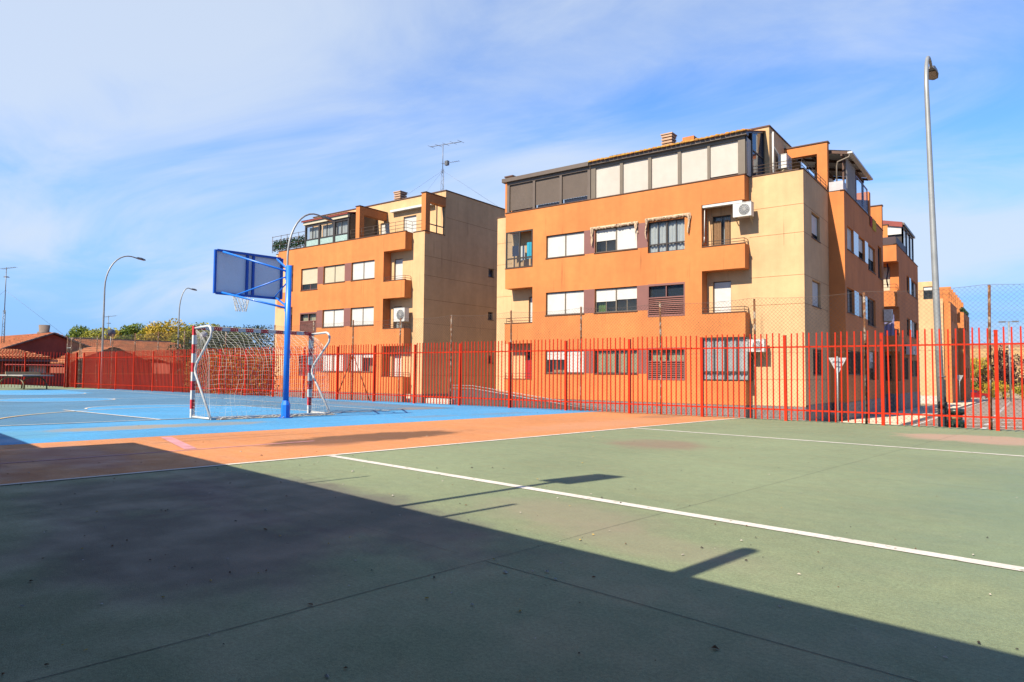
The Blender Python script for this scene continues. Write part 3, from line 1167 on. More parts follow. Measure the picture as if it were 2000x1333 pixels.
def louvre(parent, F, a0, a1, z0, z1, upper=.5, curt=None, depth=.16):
    """mauve louvred screen with glazed top lights"""
    b = MB()
    w = .05
    zm = z0 + (z1 - z0) * (1 - upper)
    b.fbox(F, a0, a0 + w, -.012, depth, z0, z1)
    b.fbox(F, a1 - w, a1, -.012, depth, z0, z1)
    b.fbox(F, a0 + w, a1 - w, -.012, depth, z1 - .09, z1)
    b.fbox(F, a0 + w, a1 - w, -.012, depth, z0, z0 + w)
    if upper:
        b.fbox(F, a0 + w, a1 - w, -.012, depth, zm - .03, zm + .02)
        b.fbox(F, (a0 + a1) / 2 - .02, (a0 + a1) / 2 + .02, .02, depth, zm + .02, z1 - .09)
    lo_ = b.build('louvred_window', MAUVE, parent)
    top = zm - .03 if upper else z1 - .09
    n = int((top - z0 - w) / .078)
    sm_ = MB()
    h = (top - z0 - w) / n
    A = F(0, 0, 0)
    sm_.hexa([F(a0 + w, .0, 0), F(a1 - w, .0, 0), F(a1 - w, .05, h * .5), F(a0 + w, .05, h * .5), F(a0 + w, .0, .014), F(a1 - w, .0, .014), F(a1 - w, .05, h * .5 + .014), F(a0 + w, .05, h * .5 + .014)])
    first = sm_.build('slat', MAUVE, lo_, origin=F((a0 + a1) / 2, .03, 0))
    me = first.data
    bpy.data.objects.remove(first)
    for i in range(n):
        place('slat', me, F((a0 + a1) / 2, .03, z0 + w + i * h), lo_)
    b = MB()
    b.quad(F(a0, depth + .35, z0), F(a1, depth + .35, z0), F(a1, depth + .35, z1), F(a0, depth + .35, z1))
    b.build('interior', DARKROOM, lo_)
    if upper:
        b = MB()
        b.quad(F(a0 + w, depth - .03, zm), F(a1 - w, depth - .03, zm), F(a1 - w, depth - .03, z1 - .09), F(a0 + w, depth - .03, z1 - .09))
        b.build('pane', GLASS, lo_)
        if curt:
            b = MB()
            wavy(b, F, a0 + w, a1 - w, depth + .06, zm, z1 - .09, .015, .15)
            b.build('curtain', curt, lo_)
    return lo_


def rail(parent, pts, z, h, m=DARKMET, bars=2, step=.9, name='railing'):
    """thin balcony rail over points, standing on z"""
    b = MB()
    for k in range(bars):
        zz = z + h * (k + 1) / bars
        b.tube([(p[0], p[1], zz) for p in pts], .014, 6)
    for i in range(len(pts) - 1):
        a, c = Vector((*pts[i][:2], 0)), Vector((*pts[i + 1][:2], 0))
        n = max(1, int((c - a).length / step))
        for k in range(n + 1):
            p = a.lerp(c, k / n)
            b.tube([(p.x, p.y, z), (p.x, p.y, z + h)], .011, 6)
    return b.build(name, m, parent)


def coping(parent, F, a0, a1, z, d0=-.03, d1=.16, h=.04, m=COPING):
    b = MB()
    b.fbox(F, a0, a1, d0, d1, z, z + h)
    return b.build('coping', m, parent)


def aircon(F, a0, a1, z0, z1, d0, d1, label, group='air conditioner units on the flats'):
    c = F((a0 + a1) / 2, (d0 + d1) / 2, z0)
    t = thing('air_conditioner', label, 'air conditioner', c, group)
    b = MB()
    b.fbox(F, a0, a1, d0, d1, z0, z1)
    b.fbox(F, a0 - .012, a1 + .012, d0 - .012, d1 + .012, z1, z1 + .02)
    b.build('casing', WHITEP, t)
    r = min(a1 - a0, z1 - z0) * .40
    cs, cz = a0 + (a1 - a0) * .62, (z0 + z1) / 2
    b = MB()
    b.raw([F(cs, d0 - .004, cz)] + [F(cs + r * cos(2 * pi * k / 24), d0 - .004, cz + r * sin(2 * pi * k / 24)) for k in range(24)], [(0, k + 1, (k + 1) % 24 + 1) for k in range(24)])
    b.build('fan_opening', LAMPD, t)
    b = MB()
    for rr in (.3, .55, .8, 1.0):
        b.tube([F(cs + r * rr * cos(2 * pi * k / 20), d0 - .012, cz + r * rr * sin(2 * pi * k / 20)) for k in range(20)], .006, 4, closed=True)
    for k in range(6):
        a = pi * k / 6
        b.tube([F(cs - r * cos(a), d0 - .012, cz - r * sin(a)), F(cs + r * cos(a), d0 - .012, cz + r * sin(a))], .005, 4)
    b.build('fan_grille', WHITEP, t)
    for s_ in (a0 + .08, a1 - .08):
        b = MB()
        b.fbox(F, s_ - .02, s_ + .02, d0 + .05, d1 + .2, z0 - .045, z0 - .005)
        b.bar(F(s_, d0 + .08, z0 - .04), F(s_, d1 + .15, z0 - .28), .03)
        b.build('bracket', TANM, t)
    return t


def chimney(parent, x, y, z0, z1, w):
    b = MB()
    b.box(x - w / 2, x + w / 2, y - w / 2, y + w / 2, z0, z0 + (z1 - z0) * .35)
    for k in range(4):
        zz = z0 + (z1 - z0) * (.42 + .14 * k)
        b.box(x - w * .42, x + w * .42, y - w * .42, y + w * .42, zz, zz + (z1 - z0) * .085)
    b.box(x - w * .25, x + w * .25, y - w * .25, y + w * .25, z0, z1 - .02)
    b.box(x - w * .47, x + w * .47, y - w * .47, y + w * .47, z1 - .06, z1)
    return b.build('chimney', mat('chimney_render', (.62, .40, .27), .9) if 'chimney_render' not in MATS else MATS['chimney_render'], parent)


FL = (-.0, 2.87, 5.74)      # floor offsets
Y0, Y1 = 28.4, 29.0
FF, FC = front(Y0), front(Y1)
GROUNDB = -.92


def plinth(parent, F, a0, a1, z1, d=.02):
    b = MB()
    b.fbox(F, a0, a1, -d, .3, GROUNDB - .5, z1)
    return b.build('plinth', PLINTH, parent)


# ================================================================== BUILDING 2 (the large block right of centre)
B2 = thing('apartment_building', 'large orange and cream apartment block with a long glazed roof gallery', 'apartment building', (-14.5, 32, -.9))
A2, B2c, C2 = (-19.08, -16.88), (-16.28, -14.07), (-13.53, -11.77)
ops = []
for o_ in FL:
    ops += [(-21.65, -19.9, .77 + o_, (2.60 if o_ < 5 else 2.70) + o_, .6), (*A2, 1.1 + o_, 2.24 + o_), (*B2c, 1.1 + o_, 2.24 + o_),
            (-11.0, -9.15, .82 + o_, 2.66 + o_, .6)]
ops += [(*C2, 6.55, 7.96), (*C2, 3.65, 5.13), (*C2, .82, 2.26)]
wall(B2, 'wall', FF, -21.65, -9.15, -.17, 9.45, ops, ORANGE)
bands(B2, side(-9.15), 28.4, 29.0, [(-.17, .82), (2.66, 3.69), (5.53, 6.56), (8.4, 9.45)], ORANGE)
bands(B2, side(-21.65), 28.4, 29.0, [(-.17, .77), (2.6, 3.64), (5.47, 6.51), (8.44, 9.45)], ORANGE)
# cream back wall, with doors on the balconies
dops = [(-10.74, -9.94, 5.80, 7.98), (-10.74, -9.94, 2.95, 5.12), (-20.55, -19.85, 2.95, 5.05), (-20.75, -19.85, .1, 2.2), (-20.3, -19.85, 5.8, 7.9)]
wall(B2, 'wall', FC, -22.66, -6.97, -.17, 9.45, dops, CREAM)
wall(B2, 'wall', side(-6.97), 29.0, 33.4, -.12, 9.45, [(30.3, 31.75, 1.12, 2.2), (30.3, 31.75, 4.0, 5.1), (30.3, 31.75, 6.88, 7.98)], CREAM)
wall(B2, 'wall', lambda s, d, z: (-22.66 + d, s, z), 29.0, 42, -.17, 9.45, [], CREAM)
wall(B2, 'wall', front(33.4), -6.97, -6.3, -.12, 9.45, [], ORANGE)
w2 = [(34.0, 35.45, 6.87, 7.97), (36.7, 38.35, 6.87, 7.97), (39.3, 41.4, 6.62, 7.97), (42.3, 43.5, 6.55, 8.35),
      (33.8, 35.45, 3.97, 5.12), (36.6, 37.95, 3.97, 5.12), (38.9, 41.3, 3.72, 5.15),
      (33.8, 37.3, 1.15, 2.26), (39.2, 40.95, .88, 2.4), (41.4, 41.95, .9, 2.4)]
FS = side(-6.3)
wall(B2, 'wall', FS, 33.4, 44.1, -.1, 9.45, w2, ORANGE)
wall(B2, 'wall', lambda s, d, z: (s, 44.1 - d, z), -9, -6.3, -.1, 9.45, [], ORANGE)
plinth(B2, FF, -21.65, -9.15, -.18)
plinth(B2, side(-9.15), 28.7, 29.0, -.18)
plinth(B2, FC, -22.66, -21.66, -.18)
plinth(B2, FC, -9.13, -6.97, -.18)
plinth(B2, side(-6.97), 29.3, 33.4, -.13)
plinth(B2, FS, 33.38, 44.1, -.11)
for a, c in ((-21.68, -9.12),):
    coping(B2, FF, a, c, 9.45)
coping(B2, FC, -22.7, -21.7, 9.45)
coping(B2, FC, -9.1, -6.94, 9.45)
coping(B2, side(-6.97), 28.97, 33.36, 9.452)
coping(B2, FS, 33.36, 44.14, 9.453)
for z in (.9, 3.98, 5.15, 6.88, 8.04):
    for F_, a, c in ((FC, -9.14, -6.97), (side(-6.97), 29, 33.4), (FC, -22.66, -21.66)):
        b = MB()
        b.fbox(F_, a, c, -.004, .01, z, z + .014)
        b.build('wall_joint', JOINT, B2)
b = MB()
b.box(-22.5, -7.1, 29.3, 44, 9.2, 9.3)
b.box(-7.1, -6.4, 33.5, 44, 9.2, 9.3)
b.build('flat_roof', CONCRETE, B2)
# windows, front
window(B2, FF, *A2, 6.84, 7.98, [1, 1], frame=TAUPE)
window(B2, FF, *B2c, 6.84, 7.98, [.52, 1], frame=TAUPE)
window(B2, FF, *A2, 3.97, 5.11, [1, 1], frame=TAUPE)
window(B2, FF, *B2c, 3.97, 5.11, [.55, .5], frame=TAUPE, curtain=None)
window(B2, FF, *A2, 1.1, 2.24, [.42, 1], frame=TAUPE)
window(B2, FF, *B2c, 1.1, 2.24, [0, 0], frame=BRONZE, curtain=CURTY)
window(B2, FF, *C2, 6.55, 7.96, [0, 0], frame=BRONZE, curtain=CURTAIN, tran=6.93, sill=False)
b = MB()
wavy(b, FF, -16.2, -15.75, .25, 4.02, 4.5, .02, .12)
b.build('curtain', CURTG, B2)
louvre(B2, FF, *C2, 3.65, 5.13, .42)
louvre(B2, FF, *C2, .82, 2.26, .42, CURTY)
for o_ in FL:
    for a, c in ((-16.875, -16.285), (-14.065, -13.535)):
        b = MB()
        b.fbox(FF, a, c, -.004, .03, 1.1 + o_, 2.24 + o_)
        b.build('mauve_panel', MAUVE, B2)
# laundry gallery, second floor left, and the glazed bay on the ground floor
b = MB()
for a, c in ((-21.64, -21.56), (-20.78, -20.70), (-19.98, -19.92)):
    b.fbox(FF, a, c, .0, .06, 6.52, 8.43)
b.fbox(FF, -21.56, -19.98, .005, .055, 6.52, 6.58)
b.fbox(FF, -21.56, -19.98, .005, .055, 6.99, 7.06)
b.fbox(FF, -21.56, -19.98, .005, .055, 8.37, 8.43)
lw = b.build('gallery_window', BRONZE, B2)
b = MB()
b.quad(FF(-21.56, .03, 7.06), FF(-20.78, .03, 7.06), FF(-20.78, .03, 8.37), FF(-21.56, .03, 8.37))
b.build('pane', GLASS, lw)
b = MB()
b.quad(FF(-21.56, .03, 6.58), FF(-19.98, .03, 6.58), FF(-19.98, .03, 6.99), FF(-21.56, .03, 6.99))
b.build('pane', GLASS, lw)
b = MB()
b.quad((-21.62, 28.42, 6.52), (-21.62, 28.98, 6.52), (-21.62, 28.98, 8.43), (-21.62, 28.42, 8.43))
b.build('pane', GLASS, lw)
window(B2, FF, -10.98, -9.02, .84, 2.64, [0, 0], frame=BRONZE, curtain=CURTAIN, tran=1.2, depth=.04, sill=False)
# balcony doors
window(B2, FC, -10.74, -9.94, 5.80, 7.98, [0], frame=BRONZE, curtain=CURTAIN, name='balcony_door', sill=False)
b = MB()
wavy(b, FC, -10.69, -10.35, -.02, 6.2, 7.75, .02, .07)
wavy(b, FC, -10.2, -9.98, -.02, 6.2, 7.75, .02, .07)
b.build('bead_curtain', CURTB, B2)
window(B2, FC, -10.74, -9.94, 2.95, 5.12, [1], frame=TAUPE, name='balcony_door', sill=False)
window(B2, FC, -20.55, -19.85, 2.95, 5.05, [1], frame=TAUPE, name='balcony_door', sill=False)
window(B2, FC, -20.75, -19.85, .1, 2.2, [0], frame=BRONZE, name='balcony_door', sill=False)
window(B2, FC, -20.3, -19.85, 5.8, 7.9, [0], frame=BRONZE, name='balcony_door', sill=False)
for o_ in FL[1:]:
    rail(B2, [(-10.98, 28.48), (-9.2, 28.48), (-9.2, 28.95)], .82 + o_, .24)
rail(B2, [(-21.6, 28.95), (-21.6, 28.48), (-19.92, 28.48)], .77 + 2.87, .28)
rail(B2, [(-21.6, 28.95), (-21.6, 28.48), (-19.92, 28.48)], .77, .3)
for o_ in FL[1:]:
    coping(B2, FF, -11.0, -9.12, .822 + o_, -.025, .1, .03)
    coping(B2, FF, -21.68, -19.9, .772 + o_, -.025, .1, .03)
coping(B2, FF, -21.68, -19.9, .772, -.025, .1, .03)
# awning of the second floor balcony, and ragged awnings over two windows
b = MB()
b.fbox(FF, -10.95, -9.25, -.02, .22, 8.27, 8.37)
b.build('rolled_awning', WHITEP, B2)
b = MB()
b.tube([(-10.9, 28.5, 8.3), (-10.86, 28.35, 7.0)], .018, 6)
b.tube([(-10.9, 28.42, 6.75), (-10.86, 28.35, 7.0)], .018, 6)
b.build('awning_arm', WHITEP, B2)


def ragged(a0, a1, z):
    """worn cloth awning: a rolled strip on a bar with frayed tails hanging at both ends"""
    rr = random.Random(int(a0 * 10))
    b = MB()
    b.fbox(FF, a0, a1, -.05, -.012, z - .015, z + .015)
    aw = b.build('awning', SHUTC, B2)
    n = 48
    low = [rr.uniform(.10, .17) for _ in range(n + 1)]
    b = MB()
    b.grid(lambda i, j: FF(a0 + (a1 - a0) * i, -.055 - .035 * sin(pi * j) - .006 * sin(i * 90), z + .025 - low[int(i * n + .5)] * j), n, 4)
    b.build('cloth', AWN, aw)
    for e in (a0 + .06, a1 - .06):
        for k in range(3):
            hh = rr.uniform(.45, .95)
            o_ = rr.uniform(-.05, .05)
            ph = rr.uniform(0, 6)
            b = MB()
            b.grid(lambda i, j: FF(e + o_ + (i - .5) * .075 * (1 - .5 * j) + .03 * sin(j * 5 + ph), -.06 - .03 * k - .02 * sin(j * 8 + i * 2 + ph), z - hh * j), 3, 12)
            b.build('tail', AWN, aw)
    return aw


ragged(-16.5, -14.0, 8.06)
ragged(-13.62, -11.5, 8.12)
# side windows
window(B2, side(-6.97), 30.3, 31.75, 6.88, 7.98, [.78], frame=BRONZE)
window(B2, side(-6.97), 30.3, 31.75, 4.0, 5.1, [1], frame=TAUPE)
window(B2, side(-6.97), 30.3, 31.75, 1.12, 2.2, [0], frame=BRONZE, bars=True)
window(B2, FS, 34.0, 35.45, 6.87, 7.97, [1], frame=WHITEP)
window(B2, FS, 36.7, 38.35, 6.87, 7.97, [.62], frame=BRONZE)
window(B2, FS, 39.3, 41.4, 6.62, 7.97, [.5, .5], frame=BRONZE)
window(B2, FS, 42.3, 43.5, 6.55, 8.35, [0], frame=BRONZE, glass=GLASSD)
window(B2, FS, 33.8, 35.45, 3.97, 5.12, [.0], frame=BRONZE, curtain=CURTAIN)
window(B2, FS, 36.6, 37.95, 3.97, 5.12, [1], frame=BRONZE, shut=SHUTP)
window(B2, FS, 38.9, 41.3, 3.72, 5.15, [0, 0], frame=BRONZE, glass=GLASSD)
window(B2, FS, 33.8, 37.3, 1.15, 2.26, [0, 0], frame=BRONZE, bars=True)
window(B2, FS, 39.2, 40.95, .88, 2.4, [.6], frame=BRONZE, name='terrace_door', sill=False)
window(B2, FS, 41.4, 41.95, .9, 2.4, [0], frame=BRONZE, sill=False)
for a, c, z0_, z1_ in ((35.5, 36.65, 6.87, 7.97), (38.4, 39.25, 6.87, 7.97), (35.5, 36.55, 3.97, 5.12), (38.0, 38.85, 3.97, 5.12)):
    b = MB()
    b.fbox(FS, a, c, -.006, .03, z0_, z1_)
    b.build('glossy_panel', MAUVEG, B2)
rail(B2, [(-6.26, 39.2), (-6.26, 40.95)], .9, .9, step=.25)
# ---- roof gallery: dark shutters, then ivory shutters under a tiled eave
b = MB()
gx = [-21.62, -21.42, -19.94, -19.82, -18.32, -18.2, -16.7, -16.62]
for x0, x1 in ((-21.6, -21.44), (-19.95, -19.81), (-18.33, -18.19), (-16.72, -16.56)):
    b.fbox(FF, x0, x1, .03, .17, 9.49, 10.95)
b.fbox(FF, -21.6, -16.56, .02, .18, 10.94, 11.1)
gal = b.build('gallery_frame', SHUTB, B2)
for x0, x1, cl in ((-21.44, -19.95, .95), (-19.81, -18.33, .9), (-18.19, -16.72, .86)):
    b = MB()
    zb = 10.94 - 1.43 * cl
    slatted(b, FF, x0, x1, .10, zb, 10.94, .045)
    b.build('shutter', SHUTB, gal)
    b = MB()
    b.quad(FF(x0, .14, 9.5), FF(x1, .14, 9.5), FF(x1, .14, zb), FF(x0, .14, zb))
    b.build('pane', GLASS, gal)
    b = MB()
    wavy(b, FF, x0, x1, .3, 9.5, zb + .05, .02, .15)
    b.build('curtain', LILAC, gal)
b = MB()
b.fbox(FF, -21.85, -16.6, -.12, .2, 11.1, 11.25)
b.build('fascia', SHUTB, B2)
b = MB()
b.hexa([(-21.85, 28.28, 11.25), (-16.62, 28.28, 11.25), (-16.62, 31.0, 11.75), (-21.85, 31.0, 11.75), (-21.85, 28.28, 11.30), (-16.62, 28.28, 11.30), (-16.62, 31.0, 11.80), (-21.85, 31.0, 11.80)])
b.build('gallery_roof', SHUTB, B2)
b = MB()
wx = [(-16.52, -16.27), (-14.97, -14.81), (-13.53, -13.37), (-12.1, -11.95), (-10.75, -10.63), (-9.42, -9.12)]
for x0, x1 in wx:
    b.fbox(FF, x0, x1, .03, .17, 9.49, 10.97)
b.fbox(FF, -16.52, -9.12, .02, .18, 10.96, 11.1)
gal2 = b.build('gallery_frame', TAUPE, B2)
for i in range(5):
    b = MB()
    slatted(b, FF, wx[i][1], wx[i + 1][0], .10, 9.5 + (.07 if i == 4 else 0), 10.96, .045)
    b.build('shutter', SHUTP, gal2)
b = MB()
b.fbox(FF, -16.55, -9.02, -.12, .2, 11.1, 11.22)
b.build('fascia', SHUTB, B2)
b = MB()
b.hexa([(-16.55, 28.25, 11.22), (-9.02, 28.25, 11.22), (-9.02, 31.0, 12.02), (-16.55, 31.0, 12.02), (-16.55, 28.25, 11.24), (-9.02, 28.25, 11.24), (-9.02, 31.0, 12.04), (-16.55, 31.0, 12.04)])
b.build('gallery_roof', OTILE, B2)
# individual barrel tiles along the eave
tm = MB()
n = 6
for k in range(n):
    a0_, a1_ = pi * k / n, pi * (k + 1) / n
    for (y_, z_, y2, z2) in ((0, 0, .45, .13),):
        tm.quad((.105 * cos(a0_), y_, z_ + .075 * sin(a0_)), (.105 * cos(a1_), y_, z_ + .075 * sin(a1_)), (.085 * cos(a1_), y2, z2 + .06 * sin(a1_)), (.085 * cos(a0_), y2, z2 + .06 * sin(a0_)), sm=True)
tm.raw([(.105 * cos(pi * k / n), 0, .075 * sin(pi * k / n)) for k in range(n + 1)], [tuple(range(n + 1))])
t0 = tm.build('roof_tile', YTILE, B2, origin=(0, 0, 0))
TME = t0.data
bpy.data.objects.remove(t0)
x = -16.45
while x < -9.05:
    for r_ in range(2):
        place('roof_tile', TME, (x, 28.17 + .42 * r_, 11.235 + .123 * r_ + rj.gauss(0, .006)), B2, rot=(0, rj.gauss(0, .03), rj.gauss(0, .02)))
    x += .222
# glazed end wall of the gallery
FE = side(-9.08)
b = MB()
for a, c in ((28.5, 28.6), (29.25, 29.34), (30.9, 31.0)):
    zt = 11.2 + (a - 28.25) * .29
    b.fbox(FE, a, c, 0, .08, 9.5, zt)
b.bar((-9.12, 28.5, 11.25), (-9.12, 31.0, 11.97), .08, .06)
b.bar((-9.12, 29.3, 10.75), (-9.12, 31.0, 10.75), .05, .05)
ge = b.build('gallery_end_frame', BRONZE, B2)
b = MB()
slatted(b, FE, 28.6, 29.25, .05, 9.5, 11.1)
b.build('shutter', SHUTP, ge)
b = MB()
b.quad(FE(29.34, .05, 9.5), FE(30.9, .05, 9.5), FE(30.9, .05, 11.95), FE(29.34, .05, 11.5))
b.build('pane', GLASSD, ge)
# penthouse block
wall(B2, 'wall', front(31.0), -17.2, -8.87, 9.3, 12.2, [], CREAM)
wall(B2, 'wall', side(-8.87), 31.0, 36.5, 9.3, 12.2, [], CREAM)
wall(B2, 'wall', lambda s, d, z: (-17.2 + d, s, z), 31.0, 36.5, 9.3, 12.2, [], CREAM)
b = MB()
b.box(-17.25, -8.83, 30.96, 36.6, 12.2, 12.26)
b.build('coping', COPING, B2)
b = MB()
b.box(-22.2, -21.72, 29.05, 31.2, 9.3, 11.62)
b.build('pier', ORANGE, B2)
b = MB()
b.box(-22.24, -21.68, 29.01, 31.24, 11.62, 11.68)
b.build('coping', COPING, B2)
chimney(B2, -14.35, 32.6, 12.26, 13.4, .68)
b = MB()
b.box(-13.45, -12.85, 32.2, 32.8, 12.26, 12.95)
b.build('chimney', ORANGE, B2)
b = MB()
b.box(-16.5, -15.6, 30.2, 31.2, 11.75, 12.05)
b.build('roof_box', COPING, B2)
# terrace at the right end: rail, drainpipe, portal frame, canopy
rail(B2, [(-9.0, 29.06), (-7.03, 29.06), (-7.03, 33.3)], 9.49, .42, bars=3)
b = MB()
b.tube([(-8.78, 31.25, 9.4), (-8.78, 31.25, 12.0)], .045, 8)
b.tube([(-8.78, 31.3, 11.35), (-8.78, 33.4, 10.9)], .04, 8)
b.build('drainpipe', WHITEP, B2)
b = MB()
b.box(-8.86, -6.98, 33.42, 33.75, 11.33, 11.8)
b.box(-7.42, -6.98, 33.42, 33.75, 9.3, 11.33)
b.build('portal_frame', ORANGE, B2)
b = MB()
b.box(-8.87, -6.93, 33.38, 33.79, 11.8, 11.85)
b.build('coping', COPING, B2)
b = MB()
nr = 40
for i in range(nr):
    a, c = i / nr, (i + 1) / nr
    ya, yb = 33.8 + 5.4 * a, 33.8 + 5.4 * c
    za, zb_ = .02 * (i % 2), .02 * ((i + 1) % 2)
    b.quad((-8.8, ya, 11.95 + za), (-6.05, ya, 11.33 + za), (-6.05, yb, 11.33 + zb_), (-8.8, yb, 11.95 + zb_))
b.box(-6.2, -6.0, 33.8, 39.2, 11.22, 11.3)
b.build('canopy_sheet', WHITEP, B2)
b = MB()
for y in (33.85, 35.6, 37.3, 39.1):
    b.bar((-8.8, y, 11.86), (-6.2, y, 11.26), .07, .12)
b.box(-6.5, -6.42, 33.8, 39.2, 11.15, 11.25)
b.box(-7.9, -7.8, 33.8, 39.2, 11.5, 11.6)
for y in (34.2, 39.0):
    b.box(-6.5, -6.42, y - .04, y + .04, 9.49, 11.2)
b.build('canopy_beam', COPING, B2)
b = MB()
b.tube([(-6.1, 33.85, 11.22), (-6.15, 33.8, 11.05), (-6.62, 33.78, 10.9), (-6.66, 33.78, 10.7), (-6.66, 33.78, 9.5)], .035, 8)
b.build('drainpipe', TAUPE, B2)
b = MB()
wavy(b, side(-6.35), 34.3, 36.3, 0, 9.5, 11.2, .03, .3)
b.build('side_curtain', mat('grey_canvas', (.42, .38, .35), .9), B2)
for a, c in ((36.6, 38.2), (38.3, 39.6)):
    b = MB()
    for s_ in (a, c):
        b.fbox(side(-6.34), s_, s_ + .05, 0, .05, 9.49, 10.9)
    for z in (9.6, 10.85):
        b.fbox(side(-6.34), a + .05, c, 0, .05, z, z + .05)
    ws = b.build('windbreak_frame', mat('violet_grey_frame', (.25, .24, .36), .5) if 'violet_grey_frame' not in MATS else MATS['violet_grey_frame'], B2)
    b = MB()
    b.quad(*[side(-6.34)(s_, .02, z) for s_, z in ((a + .05, 9.65), (c, 9.65), (c, 10.85), (a + .05, 10.85))])
    b.build('pane', GLASS, ws)
b = MB()
b.box(-6.98, -6.36, 40.2, 40.6, 9.3, 10.9)
b.build('pier', ORANGE, B2)
b = MB()
b.box(-7.1, -6.34, 44.12, 44.45, 9.3, 10.95)
b.build('pier', ORANGE, B2)
b = MB()
b.box(-7.14, -6.3, 44.08, 44.49, 10.95, 11.0)
b.build('coping', COPING, B2)
wall(B2, 'wall', side(-8.2), 36.5, 44.0, 9.3, 11.9, [], CREAM)
aircon(FF, -9.62, -8.86, 7.68, 8.25, -.05, .3, 'white air conditioner beside the top balcony of the large block')
aircon(FF, -9.1, -8.4, 2.03, 2.53, .0, .35, 'white air conditioner on the cream wall just above the red pickets')
aircon(side(-8.87), 31.95, 32.85, 10.5, 11.12, -.48, -.12, 'white air conditioner on the roof terrace beside the orange portal frame')
aircon(FS, 43.6, 44.05, 4.2, 4.85, -.45, -.06, 'small dark-sided air conditioner at the far corner of the large block')
# covered box on the parapet, towels, flag
b = MB()
b.box(-6.93, -6.34, 33.46, 34.2, 9.5, 9.92)
o = b.build('covered_box', mat('pale_plastic_cover', (.62, .58, .62), .6, .1, 5), None, label='pale plastic-covered box on the parapet under the terrace canopy', category='box')
b = MB()
wavy(b, side(-6.27), 39.8, 40.6, 0, 9.0, 9.55, .015, .3)
o = b.build('towel', REDC, None, label='red towel over the roof parapet next to a yellow one', category='towel', group='towels on the roof parapet')
b = MB()
wavy(b, side(-6.27), 40.65, 41.6, 0, 8.95, 9.55, .015, .35)
o = b.build('towel', YELC, None, label='yellow towel over the roof parapet between a red one and plants', category='towel', group='towels on the roof parapet')
b = MB()
b.grid(lambda i, j: (-6.0 - .12 * i + .04 * sin(j * 7), 43.6 + .35 * i + .08 * sin(i * 6 + j * 3), 7.5 - 1.35 * j), 5, 8)
o = b.build('hanging_cloth', NAVY, None, label='dark navy cloth hanging from the far corner window', category='cloth')


def leafball(b, c, rx, ry, rz, n, s, rng, mi=0):
    for _ in range(n):
        while True:
            p = Vector((rng.uniform(-1, 1), rng.uniform(-1, 1), rng.uniform(-1, 1)))
            if p.length <= 1:
                break
        if p.length > 0:
            p = p * (.55 + .45 * rng.random()) / max(p.length, .35) if rng.random() < .55 else p
        q = Vector((c[0] + p.x * rx, c[1] + p.y * ry, c[2] + p.z * rz))
        nrm = Vector((rng.gauss(0, 1), rng.gauss(0, 1), rng.gauss(.5, 1))).normalized()
        t = nrm.cross(Vector((rng.gauss(0, 1), rng.gauss(0, 1), rng.gauss(0, 1)))).normalized()
        w = nrm.cross(t)
        k = s * rng.uniform(.6, 1.4)
        b.quad(q - t * k, q - w * k * .55, q + t * k, q + w * k * .55, mi=mi)


rng = random.Random(11)
b = MB()
for i in range(5):
    leafball(b, (-6.55, 41.9 + i * .42, 9.55), .18, .25, .22, 70, .05, rng)
o = b.build('terrace_plant', F_IVY, None, label='dark green plants along the roof parapet beyond the towels', category='plant')
# laundry in the second floor gallery
for i, (a, c, m_, l_, zt, zb) in enumerate(((-21.4, -21.0, NAVY, 'navy shirt drying behind the gallery glass', 7.75, 7.2), (-20.95, -20.6, CURTAIN, 'white cloth drying between navy and turquoise ones', 7.7, 6.95),
                                           (-20.5, -20.05, TURQ, 'turquoise towel drying in the open half of the gallery', 7.85, 7.0))):
    b = MB()
    wavy(b, FF, a, c, .3, zb, zt, .03, .22, i)
    wavy_ = b
    b.build('laundry', m_, None, label=l_, category='laundry', group='washing in the glazed gallery')
b = MB()
wavy(b, FC, -20.7, -20.2, -.05, .6, 1.75, .02, .12)
wavy(b, FC, -20.2, -19.9, -.05, .6, 1.75, .02, .12)
o = b.build('door_curtain', REDC, B2)

# ================================================================== BUILDING 1 (left of centre)
B1 = thing('apartment_building', 'orange block with a bare cream side wall and an aerial on its roof', 'apartment building', (-35, 32, -.9))
LV, WB, WC = (-39.02, -37.25), (-36.64, -34.52), (-33.87, -31.73)
ops = []
for o_ in FL:
    ops += [(-41.63, -39.88, .77 + o_, 2.6 + o_, .6), (*WB, 1.08 + o_, 2.22 + o_), (*WC, 1.08 + o_, 2.22 + o_), (-30.93, -29.1, .8 + o_, 2.63 + o_, .6)]
ops += [(*LV, 6.52, 7.99), (*LV, 3.62, 5.0), (*LV, .78, 2.2)]
wall(B1, 'wall', FF, -41.63, -29.1, -.2, 9.42, ops, ORANGE)
bands(B1, side(-29.1), 28.4, 29.0, [(-.2, .8), (2.63, 3.67), (5.5, 6.54), (8.37, 9.42)], ORANGE)
wall(B1, 'wall', FC, -42.75, -28.1, -.2, 9.42, [(-30.64, -29.9, 5.8, 7.96), (-30.64, -29.9, 2.9, 5.05), (-30.64, -29.9, .05, 2.15), (-40.9, -40.0, 5.8, 7.9), (-40.9, -40.0, 2.9, 5.0)], CREAM)
wall(B1, 'wall', side(-28.1), 29.0, 44, -.2, 9.42, [(35.05, 35.6, 7.42, 7.98), (35.05, 35.55, 4.58, 5.1), (35.05, 35.55, 1.72, 2.24)], CREAM)
plinth(B1, FF, -41.63, -29.1, -.21)
plinth(B1, FC, -29.08, -28.1, -.21)
plinth(B1, FC, -42.75, -41.65, -.21)
plinth(B1, side(-28.1), 29.3, 44, -.21)
coping(B1, FF, -41.66, -29.07, 9.42)
coping(B1, FC, -42.8, -41.7, 9.42)
coping(B1, FC, -29.05, -28.07, 9.42)
coping(B1, side(-28.1), 28.97, 30.75, 9.422)
